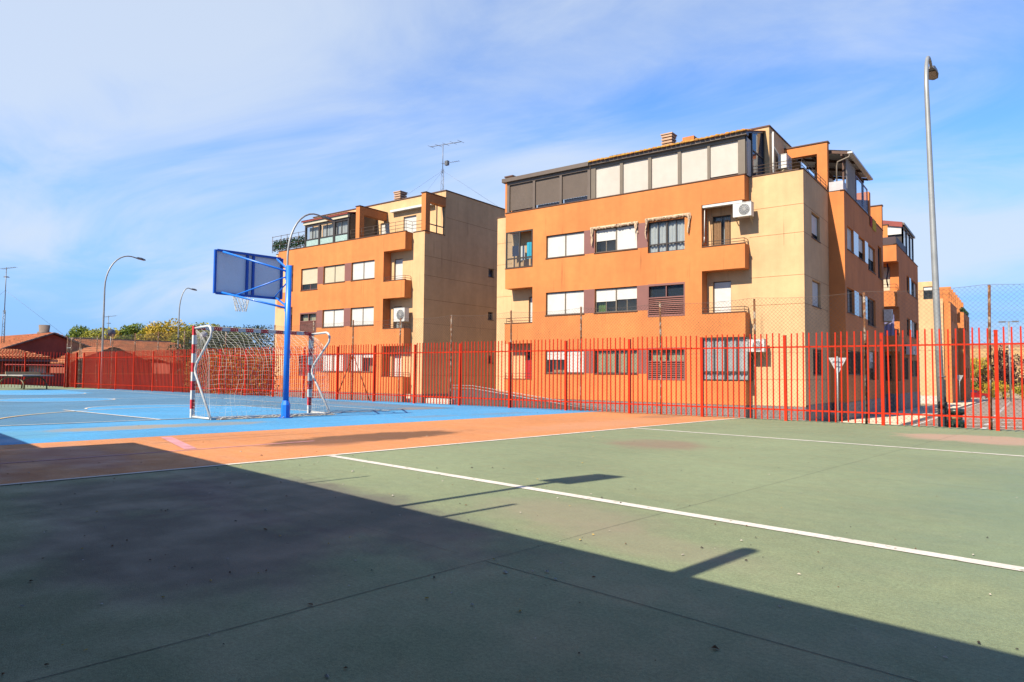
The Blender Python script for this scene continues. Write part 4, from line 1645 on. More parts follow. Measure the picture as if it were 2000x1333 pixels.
for z in (.9, 2.5, 3.95, 5.38, 6.8, 7.95, 10.55):
    b = MB()
    b.fbox(side(-28.1), 29 if z < 9 else 30.85, 44, -.004, .01, z, z + .016)
    b.build('wall_joint', JOINT, B1)
b = MB()
b.box(-42.6, -28.3, 29.3, 44, 9.1, 9.25)
b.build('flat_roof', CONCRETE, B1)
window(B1, FF, *LV, 6.52, 7.99, [.74], frame=MAUVE, shut=SHUTC)
window(B1, FF, *WB, 6.82, 7.96, [1, 1], frame=TAUPE, shut=SHUTC)
window(B1, FF, *WC, 6.82, 7.96, [1, 1], frame=TAUPE)
louvre(B1, FF, *LV, 3.62, 5.0, .42, CURTY)
window(B1, FF, *WB, 3.95, 5.09, [1, 1], frame=TAUPE)
window(B1, FF, *WC, 3.95, 5.09, [1, 1], frame=TAUPE)
louvre(B1, FF, *LV, .78, 2.2, .42)
window(B1, FF, *WB, 1.08, 2.22, [1, 1], frame=TAUPE)
window(B1, FF, *WC, 1.08, 2.22, [1, .22], frame=TAUPE)
for o_ in FL:
    for a, c in ((-37.24, -36.65), (-34.51, -33.88)):
        b = MB()
        b.fbox(FF, a, c, -.004, .03, 1.08 + o_, 2.22 + o_)
        b.build('mauve_panel', MAUVE, B1)
window(B1, FC, -30.64, -29.9, 5.8, 7.96, [1], frame=TAUPE, name='balcony_door', sill=False)
window(B1, FC, -30.64, -29.9, 2.9, 5.05, [.15], frame=BRONZE, name='balcony_door', sill=False, curtain=CURTAIN)
window(B1, FC, -30.64, -29.9, .05, 2.15, [.9], frame=TAUPE, name='balcony_door', sill=False)
window(B1, FC, -40.9, -40.0, 5.8, 7.9, [.55], frame=BRONZE, name='balcony_door', sill=False)
window(B1, FC, -40.9, -40.0, 2.9, 5.0, [0], frame=BRONZE, name='balcony_door', sill=False)
for z0_ in (7.42, 4.58, 1.72):
    window(B1, side(-28.1), 35.05, 35.58, z0_, z0_ + .54, [0], frame=TAUPE, glass=GLASSD)
for o_ in FL:
    rail(B1, [(-30.9, 28.48), (-29.15, 28.48), (-29.15, 28.95)], .8 + o_, .26)
    coping(B1, FF, -30.93, -29.07, .802 + o_, -.025, .1, .03)
aircon(FF, -29.95, -29.05, 4.07, 4.85, -.02, .35, 'white air conditioner on the first floor balcony of the block with the aerial')
# roof: trellis with ivy, conservatory, railing, portals, penthouse
b = MB()
for x in (-42.6, -41.6, -40.9, -39.6, -38.85):
    b.tube([(x, 28.55, 9.45), (x, 28.55, 10.62)], .02, 6)
for z in (9.62, 9.95, 10.3, 10.58):
    b.tube([(-42.65, 28.55, z), (-38.8, 28.55, z)], .016, 6)
tl = b.build('trellis', DARKMET, B1)
b = MB()
for i in range(26):
    leafball(b, (-42.5 + i * .145, 28.62, 9.86 + .16 * ((i * 7) % 3) / 2), .15, .08, .42, 110, .05, rng)
b.build('ivy', F_IVY, tl)
b = MB()
for x0, x1 in ((-38.74, -38.62), (-37.3, -37.15), (-35.8, -35.6), (-34.36, -34.22)):
    b.fbox(FF, x0, x1, .02, .14, 9.47, 10.93)
b.fbox(FF, -38.62, -34.36, .04, .12, 9.88, 9.95)
b.fbox(FF, -38.62, -34.36, .04, .12, 10.78, 10.93)
con = b.build('conservatory', BRONZE, B1)
for a, c in ((-38.62, -37.3), (-37.15, -35.8), (-35.6, -34.36)):
    m_ = (a + c) / 2
    b = MB()
    b.quad(*[FF(s_, .09, z) for s_, z in ((a, 9.95), (c, 9.95), (c, 10.78), (a, 10.78))])
    b.build('pane', GLASS, con)
    b = MB()
    b.fbox(FF, m_ - .025, m_ + .025, .06, .11, 9.95, 10.78)
    b.build('sash_bar', BRONZE, con)
    b = MB()
    wavy(b, FF, a, c, .3, 9.95, 10.78, .03, .14)
    b.build('curtain', CURTAIN, con)
    b = MB()
    b.fbox(FF, a, c, .07, .10, 9.48, 9.88)
    b.build('lower_panel', TEALB, con)
b = MB()
b.fbox(side(-34.25), 28.5, 31.0, 0, .06, 9.47, 11.2)
b.build('end_wall', TAUPE, con)
b = MB()
b.fbox(FF, -38.85, -34.25, -.05, .16, 10.93, 11.16)
b.build('shutter_box', SHUTC, con)
b = MB()
nr = 60
for i in range(nr):
    xa, xb = -38.95 + 4.75 * i / nr, -38.95 + 4.75 * (i + 1) / nr
    za, zb_ = .035 * (i % 2), .035 * ((i + 1) % 2)
    b.quad((xa, 28.25, 11.2 + za), (xb, 28.25, 11.2 + zb_), (xb, 31, 11.75 + zb_), (xa, 31, 11.75 + za))
b.box(-38.95, -34.2, 28.27, 28.3, 11.12, 11.2)
b.build('roof', REDM, con)
rail(B1, [(-34.15, 28.5), (-30.95, 28.5), (-29.15, 28.5), (-29.15, 29.0), (-28.15, 29.05)], 9.46, .62, bars=3)


def portal(x, y0, y1, zt, par, op=True):
    b = MB()
    F = side(x)
    b.fbox(F, y0, y0 + .38, 0, .35, 9.3, zt)
    b.fbox(F, y0 + .38, y1, 0, .35, zt - .5, zt)
    b.build('portal_frame', ORANGE, par)
    b = MB()
    b.fbox(F, y0 - .04, y1, -.04, .39, zt, zt + .05)
    b.build('coping', COPING, par)


portal(-33.25, 28.45, 30.78, 11.5, B1)
portal(-28.08, 29.03, 30.78, 11.72, B1)
wall(B1, 'wall', front(30.8), -41.0, -28.1, 9.2, 12.2, [(-31.75, -30.6, 9.3, 11.05), (-33.9, -33.05, 9.3, 10.9)], CREAM)
wall(B1, 'wall', side(-28.1), 30.8, 44, 9.42, 12.2, [], CREAM)
b = MB()
b.box(-41.05, -28.06, 30.76, 44.05, 12.2, 12.26)
b.build('coping', COPING, B1)
FP = front(30.8)
window(B1, FP, -31.75, -30.6, 9.3, 11.05, [1], frame=WHITEP, name='terrace_door', sill=False)
window(B1, FP, -33.9, -33.05, 9.3, 10.9, [1], frame=WHITEP, name='terrace_door', sill=False)
b = MB()
b.fbox(FP, -32.7, -29.0, -.3, -.05, 11.42, 11.56)
b.build('awning_case', WHITEP, B1)
b = MB()
for s_, in ((29.45,), (30.1,), (30.7,)):
    b.fbox(side(-28.08), s_, s_ + .05, .1, .15, 9.45, 11.2)
b.fbox(side(-28.08), 29.45, 30.75, .1, .15, 9.9, 9.96)
b.build('window_frame', BRONZE, B1)
chimney(B1, -33.95, 32.6, 12.26, 13.4, .75)
b = MB()
b.tube([(-35.7, 33, 12.26), (-35.7, 33, 12.9)], .03, 6)
b.build('vent_pipe', METAL, B1)
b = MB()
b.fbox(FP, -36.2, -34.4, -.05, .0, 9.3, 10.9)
b.build('recess_shade', DARKROOM, B1)  # near-black panel proud of the wall, painted to imitate a shaded recess
# wheelchair ramp between the blocks
rp = thing('ramp', 'grey walled access ramp with twin handrails behind the fence', 'ramp', (-18, 24.8, -.9))
b = MB()
P_ = [(-22.3, .24), (-20.85, .24), (-13.4, -.62), (-13.4, -.93), (-22.3, -.93)]
b.extrude([(x, 24.8, z) for x, z in P_], (0, .2, 0))
b.extrude([(x, 26.1, z) for x, z in P_], (0, .2, 0))
b.build('wall', RAMPW, rp)
b = MB()
b.extrude([(x, 25.0, z - .45) for x, z in P_[:3]] + [(-13.4, 25, -.95), (-22.3, 25, -.95)], (0, 1.1, 0))
b.build('floor', CONCRETE, rp)
for z in (.09, .22):
    b = MB()
    b.tube([(-22.3, 24.88, .24 + z), (-20.85, 24.88, .24 + z), (-13.2, 24.88, -.62 + z)], .022, 6)
    b.build('handrail', METAL, rp)
for k in range(8):
    x = -22.1 + k * 1.2
    zt = .24 if x < -20.85 else .24 - (x + 20.85) * .86 / 7.45
    b = MB()
    b.tube([(x, 24.88, zt), (x, 24.88, zt + .22)], .016, 6)
    b.build('baluster', METAL, rp)
b = MB()
b.box(-21.0, -19.5, 21.9, 22.2, -.95, -.06)
o = b.build('low_wall', PLASTER, None, label='low cream wall between the two blocks behind the pickets', category='wall')
b = MB()
b.box(-28.05, -22.7, 40.6, 40.9, -.9, 2.6)
o = b.build('passage_wall', CREAM, None, label='shaded cream wall closing the gap between the two blocks', category='wall')

# ================================================================== BUILDING 3 (behind the large block)
B3 = thing('apartment_building', 'orange block with a red-roofed glazed penthouse, behind the large one', 'apartment building', (-8, 54, -1.2))
F3, S3 = front(49.0), side(-6.25)
o3 = [(-7.9, -6.25, .8 + o_, 2.66 + o_, .9) for o_ in FL]
wall(B3, 'wall', F3, -11, -6.25, 0, 9.45, o3, ORANGE)
s3 = [(49, 49.9, .8 + o_, 2.66 + o_, .01) for o_ in FL] + [(53.6, 55.0, 6.9, 8.05), (55.9, 59.4, 6.9, 8.05), (53.3, 55, 3.9, 5.1), (55.9, 59.2, 3.9, 5.1), (51.2, 53.5, .9, 2.35), (55.0, 59.4, 1.1, 2.3)]
wall(B3, 'wall', S3, 49, 60, 0, 9.45, s3, ORANGE)
wall(B3, 'wall', front(49.9), -11, -6.25, 0, 9.45, [(-7.45, -6.75, .3 + o_, 2.45 + o_) for o_ in FL], ORANGE)
wall(B3, 'wall', lambda s, d, z: (s, 60 - d, z), -11, -6.25, 0, 9.45, [], ORANGE)
for z0_, cl in ((6.04, 1), (3.17, .2), (.3, 0)):
    window(B3, front(49.9), -7.45, -6.75, z0_, z0_ + 2.15, [cl], frame=TAUPE, shut=SHUTC, name='balcony_door', sill=False)
window(B3, S3, 53.6, 55.0, 6.9, 8.05, [0], curtain=CURTAIN)
window(B3, S3, 55.9, 59.4, 6.9, 8.05, [1, 0, 1], shut=SHUTP)
window(B3, S3, 53.3, 55.0, 3.9, 5.1, [0], curtain=CURTAIN)
window(B3, S3, 55.9, 59.2, 3.9, 5.1, [0, 1, 0], shut=SHUTP)
window(B3, S3, 51.2, 53.5, .9, 2.35, [0], bars=True)
window(B3, S3, 55.0, 59.4, 1.1, 2.3, [0, 0], curtain=CURTY)  # pale yellow curtain colour stands in for yellow reflections on the glass
for z0_ in (6.9, 3.9):
    b = MB()
    b.fbox(S3, 55.05, 55.85, -.006, .03, z0_, z0_ + 1.15)
    b.build('glossy_panel', MAUVEG, B3)
for o_ in FL[1:]:
    rail(B3, [(-7.85, 49.1), (-6.32, 49.1), (-6.32, 49.9)], .8 + o_, .4)
coping(B3, F3, -11, -6.2, 9.45)
coping(B3, S3, 48.97, 60.05, 9.452)
b = MB()
b.fbox(F3, -11, -6.25, -.02, .4, -1.6, .0)
b.fbox(S3, 49.4, 60, -.02, .4, -1.6, -.001)
b.build('plinth', PLINTH, B3)
b = MB()
b.box(-10.9, -6.5, 49.3, 59.9, 9.1, 9.25)
b.build('flat_roof', CONCRETE, B3)
b = MB()
b.box(-7.7, -6.3, 48.98, 49.0, 9.49, 9.95)
b.box(-6.27, -6.25, 49.0, 53.5, 9.49, 9.95)
b.build('parapet_screen', mat('brown_screen', (.06, .03, .04), .6), B3)
wall(B3, 'wall', front(50.3), -9, -6.9, 9.25, 11.0, [(-7.75, -7.25, 10.0, 10.55)], ORANGE)
window(B3, front(50.3), -7.75, -7.25, 10.0, 10.55, [.5], frame=WHITEP)
b = MB()
b.box(-9, -6.86, 50.26, 50.6, 11.0, 11.06)
b.build('coping', COPING, B3)
b = MB()
FCo = side(-6.4)
for s_ in (53.6, 55.4, 57.2, 59.0):
    b.fbox(FCo, s_, s_ + .12, 0, .1, 9.49, 11.5)
b.fbox(FCo, 53.6, 59.1, .0, .1, 11.4, 11.55)
b.box(-8, -6.4, 53.6, 53.7, 9.49, 11.3)
cn3 = b.build('conservatory', BRONZE, B3)
for s_ in (53.72, 55.52, 57.32):
    b = MB()
    b.quad(FCo(s_, .05, 9.5), FCo(s_ + 1.68, .05, 9.5), FCo(s_ + 1.68, .05, 11.4), FCo(s_, .05, 11.4))
    b.build('pane', GLASSD, cn3)
b = MB()
b.hexa([(-8.2, 53.4, 11.9), (-6.3, 53.4, 11.5), (-6.3, 59.3, 11.5), (-8.2, 59.3, 11.9), (-8.2, 53.4, 12.05), (-6.3, 53.4, 11.65), (-6.3, 59.3, 11.65), (-8.2, 59.3, 12.05)])
b.build('roof', TAUPE, cn3)
b = MB()
b.hexa([(-8.2, 53.34, 11.72), (-6.42, 53.34, 11.36), (-6.42, 53.4, 11.36), (-8.2, 53.4, 11.72), (-8.2, 53.34, 12.08), (-6.42, 53.34, 11.70), (-6.42, 53.4, 11.70), (-8.2, 53.4, 12.08)])
b.build('red_fascia', REDM, cn3)
b = MB()
b.box(-8.0, -6.5, 53.45, 53.55, 10.9, 11.5)
b.build('fascia', WHITEP, cn3)
aircon(S3, 52.0, 53.6, 2.55, 3.2, -.5, -.08, 'white box unit on the shaded wall above a barred window')
b = MB()
wavy(b, front(49.05), -7.45, -6.45, 0, 3.2, 5.0, .05, .25)
o = b.build('laundry', LILAC, None, label='lilac and white washing hanging on a shaded balcony', category='laundry')
b = MB()
b.tube([(-7.85, 49.3, 3.4), (-7.85, 49.3, 5.5)], .28, 14)
b.build('column', CREAM, B3)

# ================================================================== BUILDING 4 (far, stepped)
B4 = thing('apartment_building', 'farthest block, yellow-cream front with a row of orange roof fins', 'apartment building', (-9, 90, -1.6))
wall(B4, 'wall', front(79), -14, -6.15, -.75, 8.8, [], CREAM)
b = MB()
b.fbox(front(79), -14, -6.15, -.03, .3, -2.2, -.76)
b.build('plinth', PLASTER, B4)
for (x, ya, yb, zt, wn_) in ((-5.55, 79.3, 87.5, 8.4, [(80.6, 81.6), (83, 84), (85.3, 86.3)]), (-6.1, 87.5, 93, 8.4, [(89, 91)]), (-5.25, 93, 103, 8.5, [(95, 96.5), (98.5, 100)])):
    ops = [(a, c, z, z + 1.2) for a, c in wn_ for z in (1.0, 3.8, 6.6)]
    wall(B4, 'wall', side(x), ya, yb, -2.2, zt, ops, ORANGE)
    wall(B4, 'wall', front(ya), -9, x, -2.2, zt, [], ORANGE)
    for a, c in wn_:
        for z in (1.0, 3.8, 6.6):
            window(B4, side(x), a, c, z, z + 1.2, [random.choice((0, .4))], sill=False)
    coping(B4, side(x), ya - .03, yb, zt)
b = MB()
b.box(-13.9, -6.4, 79.2, 103, 8.2, 8.35)
b.build('flat_roof', CONCRETE, B4)
wall(B4, 'wall', front(80.2), -14, -6.9, 8.3, 10.7, [(-7.9, -7.1, 8.4, 10.2)], CREAM)
window(B4, front(80.2), -7.9, -7.1, 8.4, 10.2, [.2], sill=False, name='terrace_door')
for i, y in enumerate((80.6, 83.2, 86, 89, 92, 95, 98, 101.5)):
    b = MB()
    b.box(-6.9, -5.75, y, y + .35, 8.3, 10.4 if i else 9.6)
    b.build('roof_fin', ORANGE, B4)
rail(B4, [(-8.1, 79.1), (-6.2, 79.1), (-5.6, 79.4), (-5.6, 87)], 8.84, .8, bars=2, step=1.5)
b = MB()
for i in range(8):
    leafball(b, (-5.5, 95 + i, 8.9), .3, .5, .4, 50, .12, rng)
o = b.build('terrace_plant', F_IVY, None, label='green plants on the far roof terrace at the end of the row', category='plant')

# ------------------------------------------------------------------ handball goal (court frame)
GU, GV0, GV1, GH = -15.68, 6.18, 9.06, 2.05
goal = thing('handball_goal', 'red and white striped handball goal with a slack white net', 'goal', cw(GU, 7.62, 0))


def striped(p, q, n, w, nm, start=1):
    """square post made of alternately painted lengths"""
    b = MB()
    p, q = Vector(p), Vector(q)
    for i in range(n):
        b.bar(p.lerp(q, i / n), p.lerp(q, (i + 1) / n), w, w, mi=(i + start) % 2, up=(0, 0, 1) if abs((q - p).z) < .5 else (CU[0], CU[1], 0))
    b.build(nm, [GREDP, GWHITE], goal)


striped(cw(GU, GV0, 0), cw(GU, GV0, GH), 10, .08, 'goal_post', 1)
striped(cw(GU, GV1, 0), cw(GU, GV1, GH), 10, .08, 'goal_post', 1)
striped(cw(GU, GV0 + .041, GH - .04), cw(GU, GV1 - .041, GH - .04), 15, .08, 'crossbar', 0)
for v_ in (GV0, GV1):
    b = MB()
    path = [(.03, GH - .05), (.72, GH - .03), (.82, GH - .06), (.88, GH - .14), (.86, GH - .26), (.16, 1.22), (.09, 1.10), (.10, 1.0), (.96, .05)]
    b.tube([cw(GU + a, v_, z) for a, z in path], .026, 10)
    b.build('stanchion', GWHITE, goal)
    b = MB()
    b.tube([cw(GU + .03, v_, .03), cw(GU + .96, v_, .03)], .026, 8)
    b.build('base_bar', GWHITE, goal)
b = MB()
b.bar(cw(GU + .96, GV0, .035), cw(GU + .96, GV1, .035), .06, .05)
b.build('rear_base_bar', GWHITE, goal)
# net : back sheet and two side sheets of thin cords
rn = random.Random(2)
b = MB()
NT, NV = 24, 25
prof = [(.05, 1.98), (.34, 1.86), (.62, 1.66), (.80, 1.40), (.84, 1.1), (.86, .75), (.90, .4), (.96, .06)]


def pf(t):
    k = t * (len(prof) - 1)
    i = min(int(k), len(prof) - 2)
    f_ = k - i
    return (prof[i][0] * (1 - f_) + prof[i + 1][0] * f_, prof[i][1] * (1 - f_) + prof[i + 1][1] * f_)


def backp(i, j):
    v_ = GV0 + (GV1 - GV0) * i / NV
    t = j / NT
    a, z = pf(t)
    sag = sin(pi * i / NV)
    e = sin(i * 1.7 + j * .6) * .012
    return cw(GU + a + .16 * sag * sin(pi * t) - .03 + e, v_ + .05 * sin(j * .7) * sin(i * .9), max(.02, z - .17 * sag * sin(pi * min(1, t * 1.6)) * (1 - t) + e))


for i in range(NV + 1):
    b.tube([backp(i, j) for j in range(NT + 1)], .0019, 3, cap=False, sm=False)
for j in range(NT + 1):
    b.tube([backp(i, j) for i in range(NV + 1)], .0019, 3, cap=False, sm=False)
for v_ in (GV0, GV1):
    NA = 9

    def sp(i, j):
        t = j / NT
        a, z = pf(t)
        f_ = i / NA
        x = .02 + (a - .02) * f_ + .01 * sin(i + j)
        return cw(GU + x, v_ + .05 * sin(j * .5) * sin(pi * f_), max(.02, z + (GH * (1 - t) * .98 - z) * (1 - f_) * .9 - .05 * sin(pi * f_)))
    for i in range(NA + 1):
        b.tube([sp(i, j) for j in range(NT + 1)], .0019, 3, cap=False, sm=False)
    for j in range(0, NT + 1):
        b.tube([sp(i, j) for i in range(NA + 1)], .0019, 3, cap=False, sm=False)
# cord lashed round the crossbar, heap of net on the ground bar
for i in range(60):
    v_ = GV0 + .1 + (GV1 - GV0 - .2) * i / 60
    b.tube([cw(GU - .045 * cos(k * 2 * pi / 6), v_ + .01 * k, GH - .04 + .055 * sin(k * 2 * pi / 6)) for k in range(7)], .0035, 3, cap=False)
for i in range(170):
    v_ = rn.uniform(GV0 + .1, GV1)
    u_ = GU + .96 + rn.gauss(0, .05)
    b.tube([cw(u_, v_, .012), cw(u_ + rn.gauss(0, .05), v_ + rn.uniform(.02, .16), rn.uniform(.02, .075)), cw(u_ + rn.gauss(0, .05), v_ + rn.uniform(.1, .25), .015)], .004, 3, cap=False)
b.build('net', NET, goal, kind='stuff')
b = MB()
b.grid(lambda i, j: cw(GU + .96 + (j - .5) * .16, GV0 + .1 + (GV1 - GV0) * i * .99, .014 + .022 * sin(pi * j) * (.6 + .4 * sin(i * 40))), 50, 4)
b.build('sand_strip', SANDB, goal)

# ------------------------------------------------------------------ basketball hoop
PU, PV = -14.42, 7.74
hoop = thing('basketball_hoop', 'bright blue steel basketball hoop seen from behind its backboard', 'basketball hoop', cw(PU, PV, 0))
b = MB()
b.tube([cw(PU, PV, .3), cw(PU, PV, 3.47)], .064, 20)
b.build('pole', BLUEP, hoop)
b = MB()
n8 = [cw(PU + .098 * cos(radians(22.5 + 45 * k)), PV + .098 * sin(radians(22.5 + 45 * k))) for k in range(8)]
for (r0, z0_, r1, z1_) in ((1, .0, 1, .30), (1, .30, .68, .40)):
    for k in range(8):
        c0 = Vector(cw(PU, PV))
        p = [c0 + (Vector(n8[k]) - c0) * r0, c0 + (Vector(n8[(k + 1) % 8]) - c0) * r0, c0 + (Vector(n8[(k + 1) % 8]) - c0) * r1, c0 + (Vector(n8[k]) - c0) * r1]
        b.quad(p[0] + Vector((0, 0, z0_)), p[1] + Vector((0, 0, z0_)), p[2] + Vector((0, 0, z1_)), p[3] + Vector((0, 0, z1_)))
b.build('base_sleeve', BLUEP, hoop)
b = MB()
b.tube([cw(PU, PV, .006), cw(PU, PV, .02)], .16, 8)
b.build('base_plate', BLUED, hoop)
for k in range(4):
    b = MB()
    b.tube([cw(PU + .13 * cos(pi / 4 + pi / 2 * k), PV + .13 * sin(pi / 4 + pi / 2 * k), .02), cw(PU + .13 * cos(pi / 4 + pi / 2 * k), PV + .13 * sin(pi / 4 + pi / 2 * k), .045)], .014, 6)
    b.build('bolt', METAL, hoop)
BU, BV0, BV1, BZ0, BZ1 = -15.97, 6.70, 8.36, 2.86, 3.87
b = MB()
b.hexa([cw(BU - .03, BV0, BZ0), cw(BU, BV0, BZ0), cw(BU, BV1, BZ0), cw(BU - .03, BV1, BZ0), cw(BU - .03, BV0, BZ1), cw(BU, BV0, BZ1), cw(BU, BV1, BZ1), cw(BU - .03, BV1, BZ1)])
bd = b.build('backboard', BOARD, hoop)
for (va, za, vb, zb_) in ((BV0, BZ0 - .005, BV0, BZ1 + .005), (BV1, BZ0 - .005, BV1, BZ1 + .005), (BV0 + .035, BZ0, BV1 - .035, BZ0), (BV0 + .035, BZ1, BV1 - .035, BZ1), (7.47, BZ0 + .035, 7.47, BZ1 - .035), (7.62, BZ0 + .035, 7.62, BZ1 - .035)):
    b = MB()
    b.bar(cw(BU + .028, va, za), cw(BU + .028, vb, zb_), .055, .05, up=(0, 0, 1))
    b.build('frame_bar', BLUED, bd)
pt = (PU - .05, PV)


def arm(u0, v0, z0_, u1, v1, z1_, r, nm='support_arm'):
    b = MB()
    b.tube([cw(u0, v0, z0_), cw(u1, v1, z1_)], r, 10)
    return b.build(nm, BLUEP, hoop)


arm(PU - .06, PV - .02, 3.34, BU + .07, BV0 + .16, BZ1 - .03, .024)
arm(PU - .06, PV + .02, 3.38, BU + .07, BV1 - .16, BZ1 - .03, .024)
arm(PU - .06, PV - .02, 2.50, BU + .07, BV0 + .16, BZ0 + .02, .024)
arm(PU - .06, PV + .02, 2.52, BU + .07, BV1 - .16, BZ0 + .02, .024)
f_ = .32
arm(PU - .06, PV - .02, 3.22, BU + .07 + (PU - BU - .13) * .2, BV0 + .16 + (PV - BV0 - .18) * .2, BZ0 + .02 + (2.5 - BZ0 - .02) * .2, .016, 'brace')
arm(PU - .06, PV + .02, 3.12, BU + .10, BV1 - .2, BZ0 + .04, .016, 'brace')
for z0_, z1_ in ((3.15, 3.44), (2.42, 2.62)):
    b = MB()
    c0 = cw(PU - .075, PV)
    b.box(c0[0] - .03, c0[0] + .03, c0[1] - .035, c0[1] + .035, z0_, z1_)
    b.build('bracket', BLUEP, hoop)
RU, RV, RZ = BU - .03 - .375, 7.545, 2.92
b = MB()
b.tube([cw(RU + .225 * cos(2 * pi * k / 24), RV + .225 * sin(2 * pi * k / 24), RZ) for k in range(24)], .011, 8, closed=True)
b.bar(cw(RU + .22, RV, RZ), cw(BU - .03, RV, RZ), .1, .02)
rm = b.build('rim', mat('rim_orange', (.62, .12, .02), .4), hoop)
b = MB()
for k in range(12):
    for sg in (1, -1):
        b.tube([cw(RU + (.222 - .10 * t ** .7) * cos(2 * pi * (k + sg * t * 1.5) / 12), RV + (.222 - .10 * t ** .7) * sin(2 * pi * (k + sg * t * 1.5) / 12), RZ - .41 * t) for t in (0, .25, .5, .75, 1)], .0055, 4, cap=False)
b.build('net', NET, hoop)

# ------------------------------------------------------------------ street lamps


def lamp(x, y, h, reach, r0, r1, label, head=.55, detail=False, zb=-.9, ang=90, vh=2.4, lean=0):
    t = thing('street_lamp', label, 'street lamp', (x, y, zb), 'street lamps')
    dx, dy = cos(radians(ang)), sin(radians(ang))
    pts = [(0, 0), (0, h * .3), (0, h - vh)]
    for k in range(1, 11):
        a = radians(95 * k / 10)
        pts.append((reach * .8 * (1 - cos(a)), h - vh + vh * .97 * sin(a)))
    pts.append((reach, pts[-1][1] - .05))
    n = len(pts)
    b = MB()
    b.tube([(x + dx * p + lean * z / h, y + dy * p, zb + z) for p, z in pts], [r0 * .6 + (r1 - r0 * .6) * (i - 2) / (n - 3) if i > 2 else (r0, r0 * .84, r0 * .6)[i] for i in range(n)], 14 if detail else 8)
    b.build('column', METAL, t)
    px, pz = pts[-1]
    x += lean
    b = MB()
    sec = [(0, .05, .0), (.12, .09, .05), (.35, .13, .06), (head, .10, .02), (head + .06, .02, .0)]
    vs = []
    for s_, w, hh in sec:
        for (a, c) in ((-w, -.03), (w, -.03), (w * .8, hh + .03), (-w * .8, hh + .03)):
            vs.append((x + dx * (px + s_) - dy * a, y + dy * (px + s_) + dx * a, zb + pz + c - s_ * .12))
    fs = [(0, 1, 2, 3), (16, 19, 18, 17)]
    for i in range(4):
        for k in range(4):
            fs.append((i * 4 + k, i * 4 + (k + 1) % 4, i * 4 + 4 + (k + 1) % 4, i * 4 + 4 + k))
    b.raw(vs, fs)
    hd = b.build('lamp_head', LAMPD, t)
    b = MB()
    vs = []
    for s_, w in ((.14, .08), (head - .04, .09)):
        for a in (-w, w):
            vs.append((x + dx * (px + s_) - dy * a, y + dy * (px + s_) + dx * a, zb + pz - .045 - s_ * .12))
    b.raw(vs, [(0, 1, 3, 2)])
    b.build('lamp_glass', LAMPG, hd)
    return t


lamp(-48.47, 20.0, 9.75, 1.9, .085, .04, 'grey street lamp above the brick houses, arm reaching over the red fence', .6)
lamp(-61.29, 31.64, 9.6, 1.0, .085, .04, 'smallest grey street lamp, just left of the handball goal')
lamp(-27.5, 19.25, 9.7, 1.9, .085, .04, 'street lamp rising behind the blue hoop against the orange block', .6)
lr = lamp(-1.47, 18.35, 9.86, 1.5, .086, .032, 'tall galvanised street lamp at the right, thickest of them all', .58, True, vh=1.3, lean=-.22)
b = MB()
b.tube([(-1.39, 18.19, -.9), (-1.41, 18.21, 1.0)], .02, 6)
b.build('cable_conduit', BLACK, lr)
b = MB()
b.tube([(-1.475, 18.35, .35), (-1.475, 18.35, .5)], .10, 14)
b.build('rubber_band', BLACK, lr)
b = MB()
b.tube([(-1.49, 18.35, 1.05), (-1.49, 18.35, 1.08)], .088, 14)
b.build('seam_ring', LAMPD, lr)
# far double lamp beyond the parking lot
t = thing('street_lamp', 'thin far street lamp with twin flat heads beyond the parking lot', 'street lamp', (-1.25, 104, gz(104)))
b = MB()
b.tube([(-1.25, 104, gz(104)), (-1.25, 104, 8.0)], .09, 8)
b.build('column', METAL, t)
for s_ in (-1, 1):
    b = MB()
    b.box(-1.25 + s_ * .65 - .35, -1.25 + s_ * .65 + .35, 103.85, 104.15, 7.9, 8.06)
    b.bar((-1.25, 104, 7.98), (-1.25 + s_ * .4, 104, 7.98), .06)
    b.build('lamp_head', LAMPD, t)


# ------------------------------------------------------------------ yield signs (seen from behind)
def yieldsign(x, y, zt, size, zb, label):
    t = thing('road_sign', label, 'road sign', (x, y, zb), 'yield signs')
    b = MB()
    b.tube([(x, y, zb), (x, y, zt + .05)], .03, 8)
    b.build('pole', METAL, t)
    h = size * .866
    tri = [(-size / 2, 0), (size / 2, 0), (size / 2 - .0, -.03), (.04, -h), (-.04, -h), (-size / 2, -.03)]
    b = MB()
    b.extrude([(x + a * .8, y + .05 + a * .6, zt + c) for a, c in tri], (-.012, .016, 0))
    pl = b.build('plate', METAL if False else WHITEP, t)
    b = MB()
    for c in (-.15, -.33):
        wv = size * .5 * (1 + c / h) * .8
        b.bar((x - wv * .8, y + .035 - wv * .6, zt + c), (x + wv * .8, y + .035 + wv * .6, zt + c), .03, .02)
    b.build('bracket', METAL, t)
    for c in (-.15, -.33):
        b = MB()
        b.tube([(x, y, zt + c - .02), (x, y, zt + c + .02)], .036, 8)
        b.build('clamp', LAMPD, t)


yieldsign(-5.59, 28.0, 1.76, .66, -.93, 'nearer triangular yield sign seen from behind, at the corner of the large block')
yieldsign(-5.1, 82.0, 1.28, .72, gz(82), 'small far yield sign seen from behind, right of the lamp column')

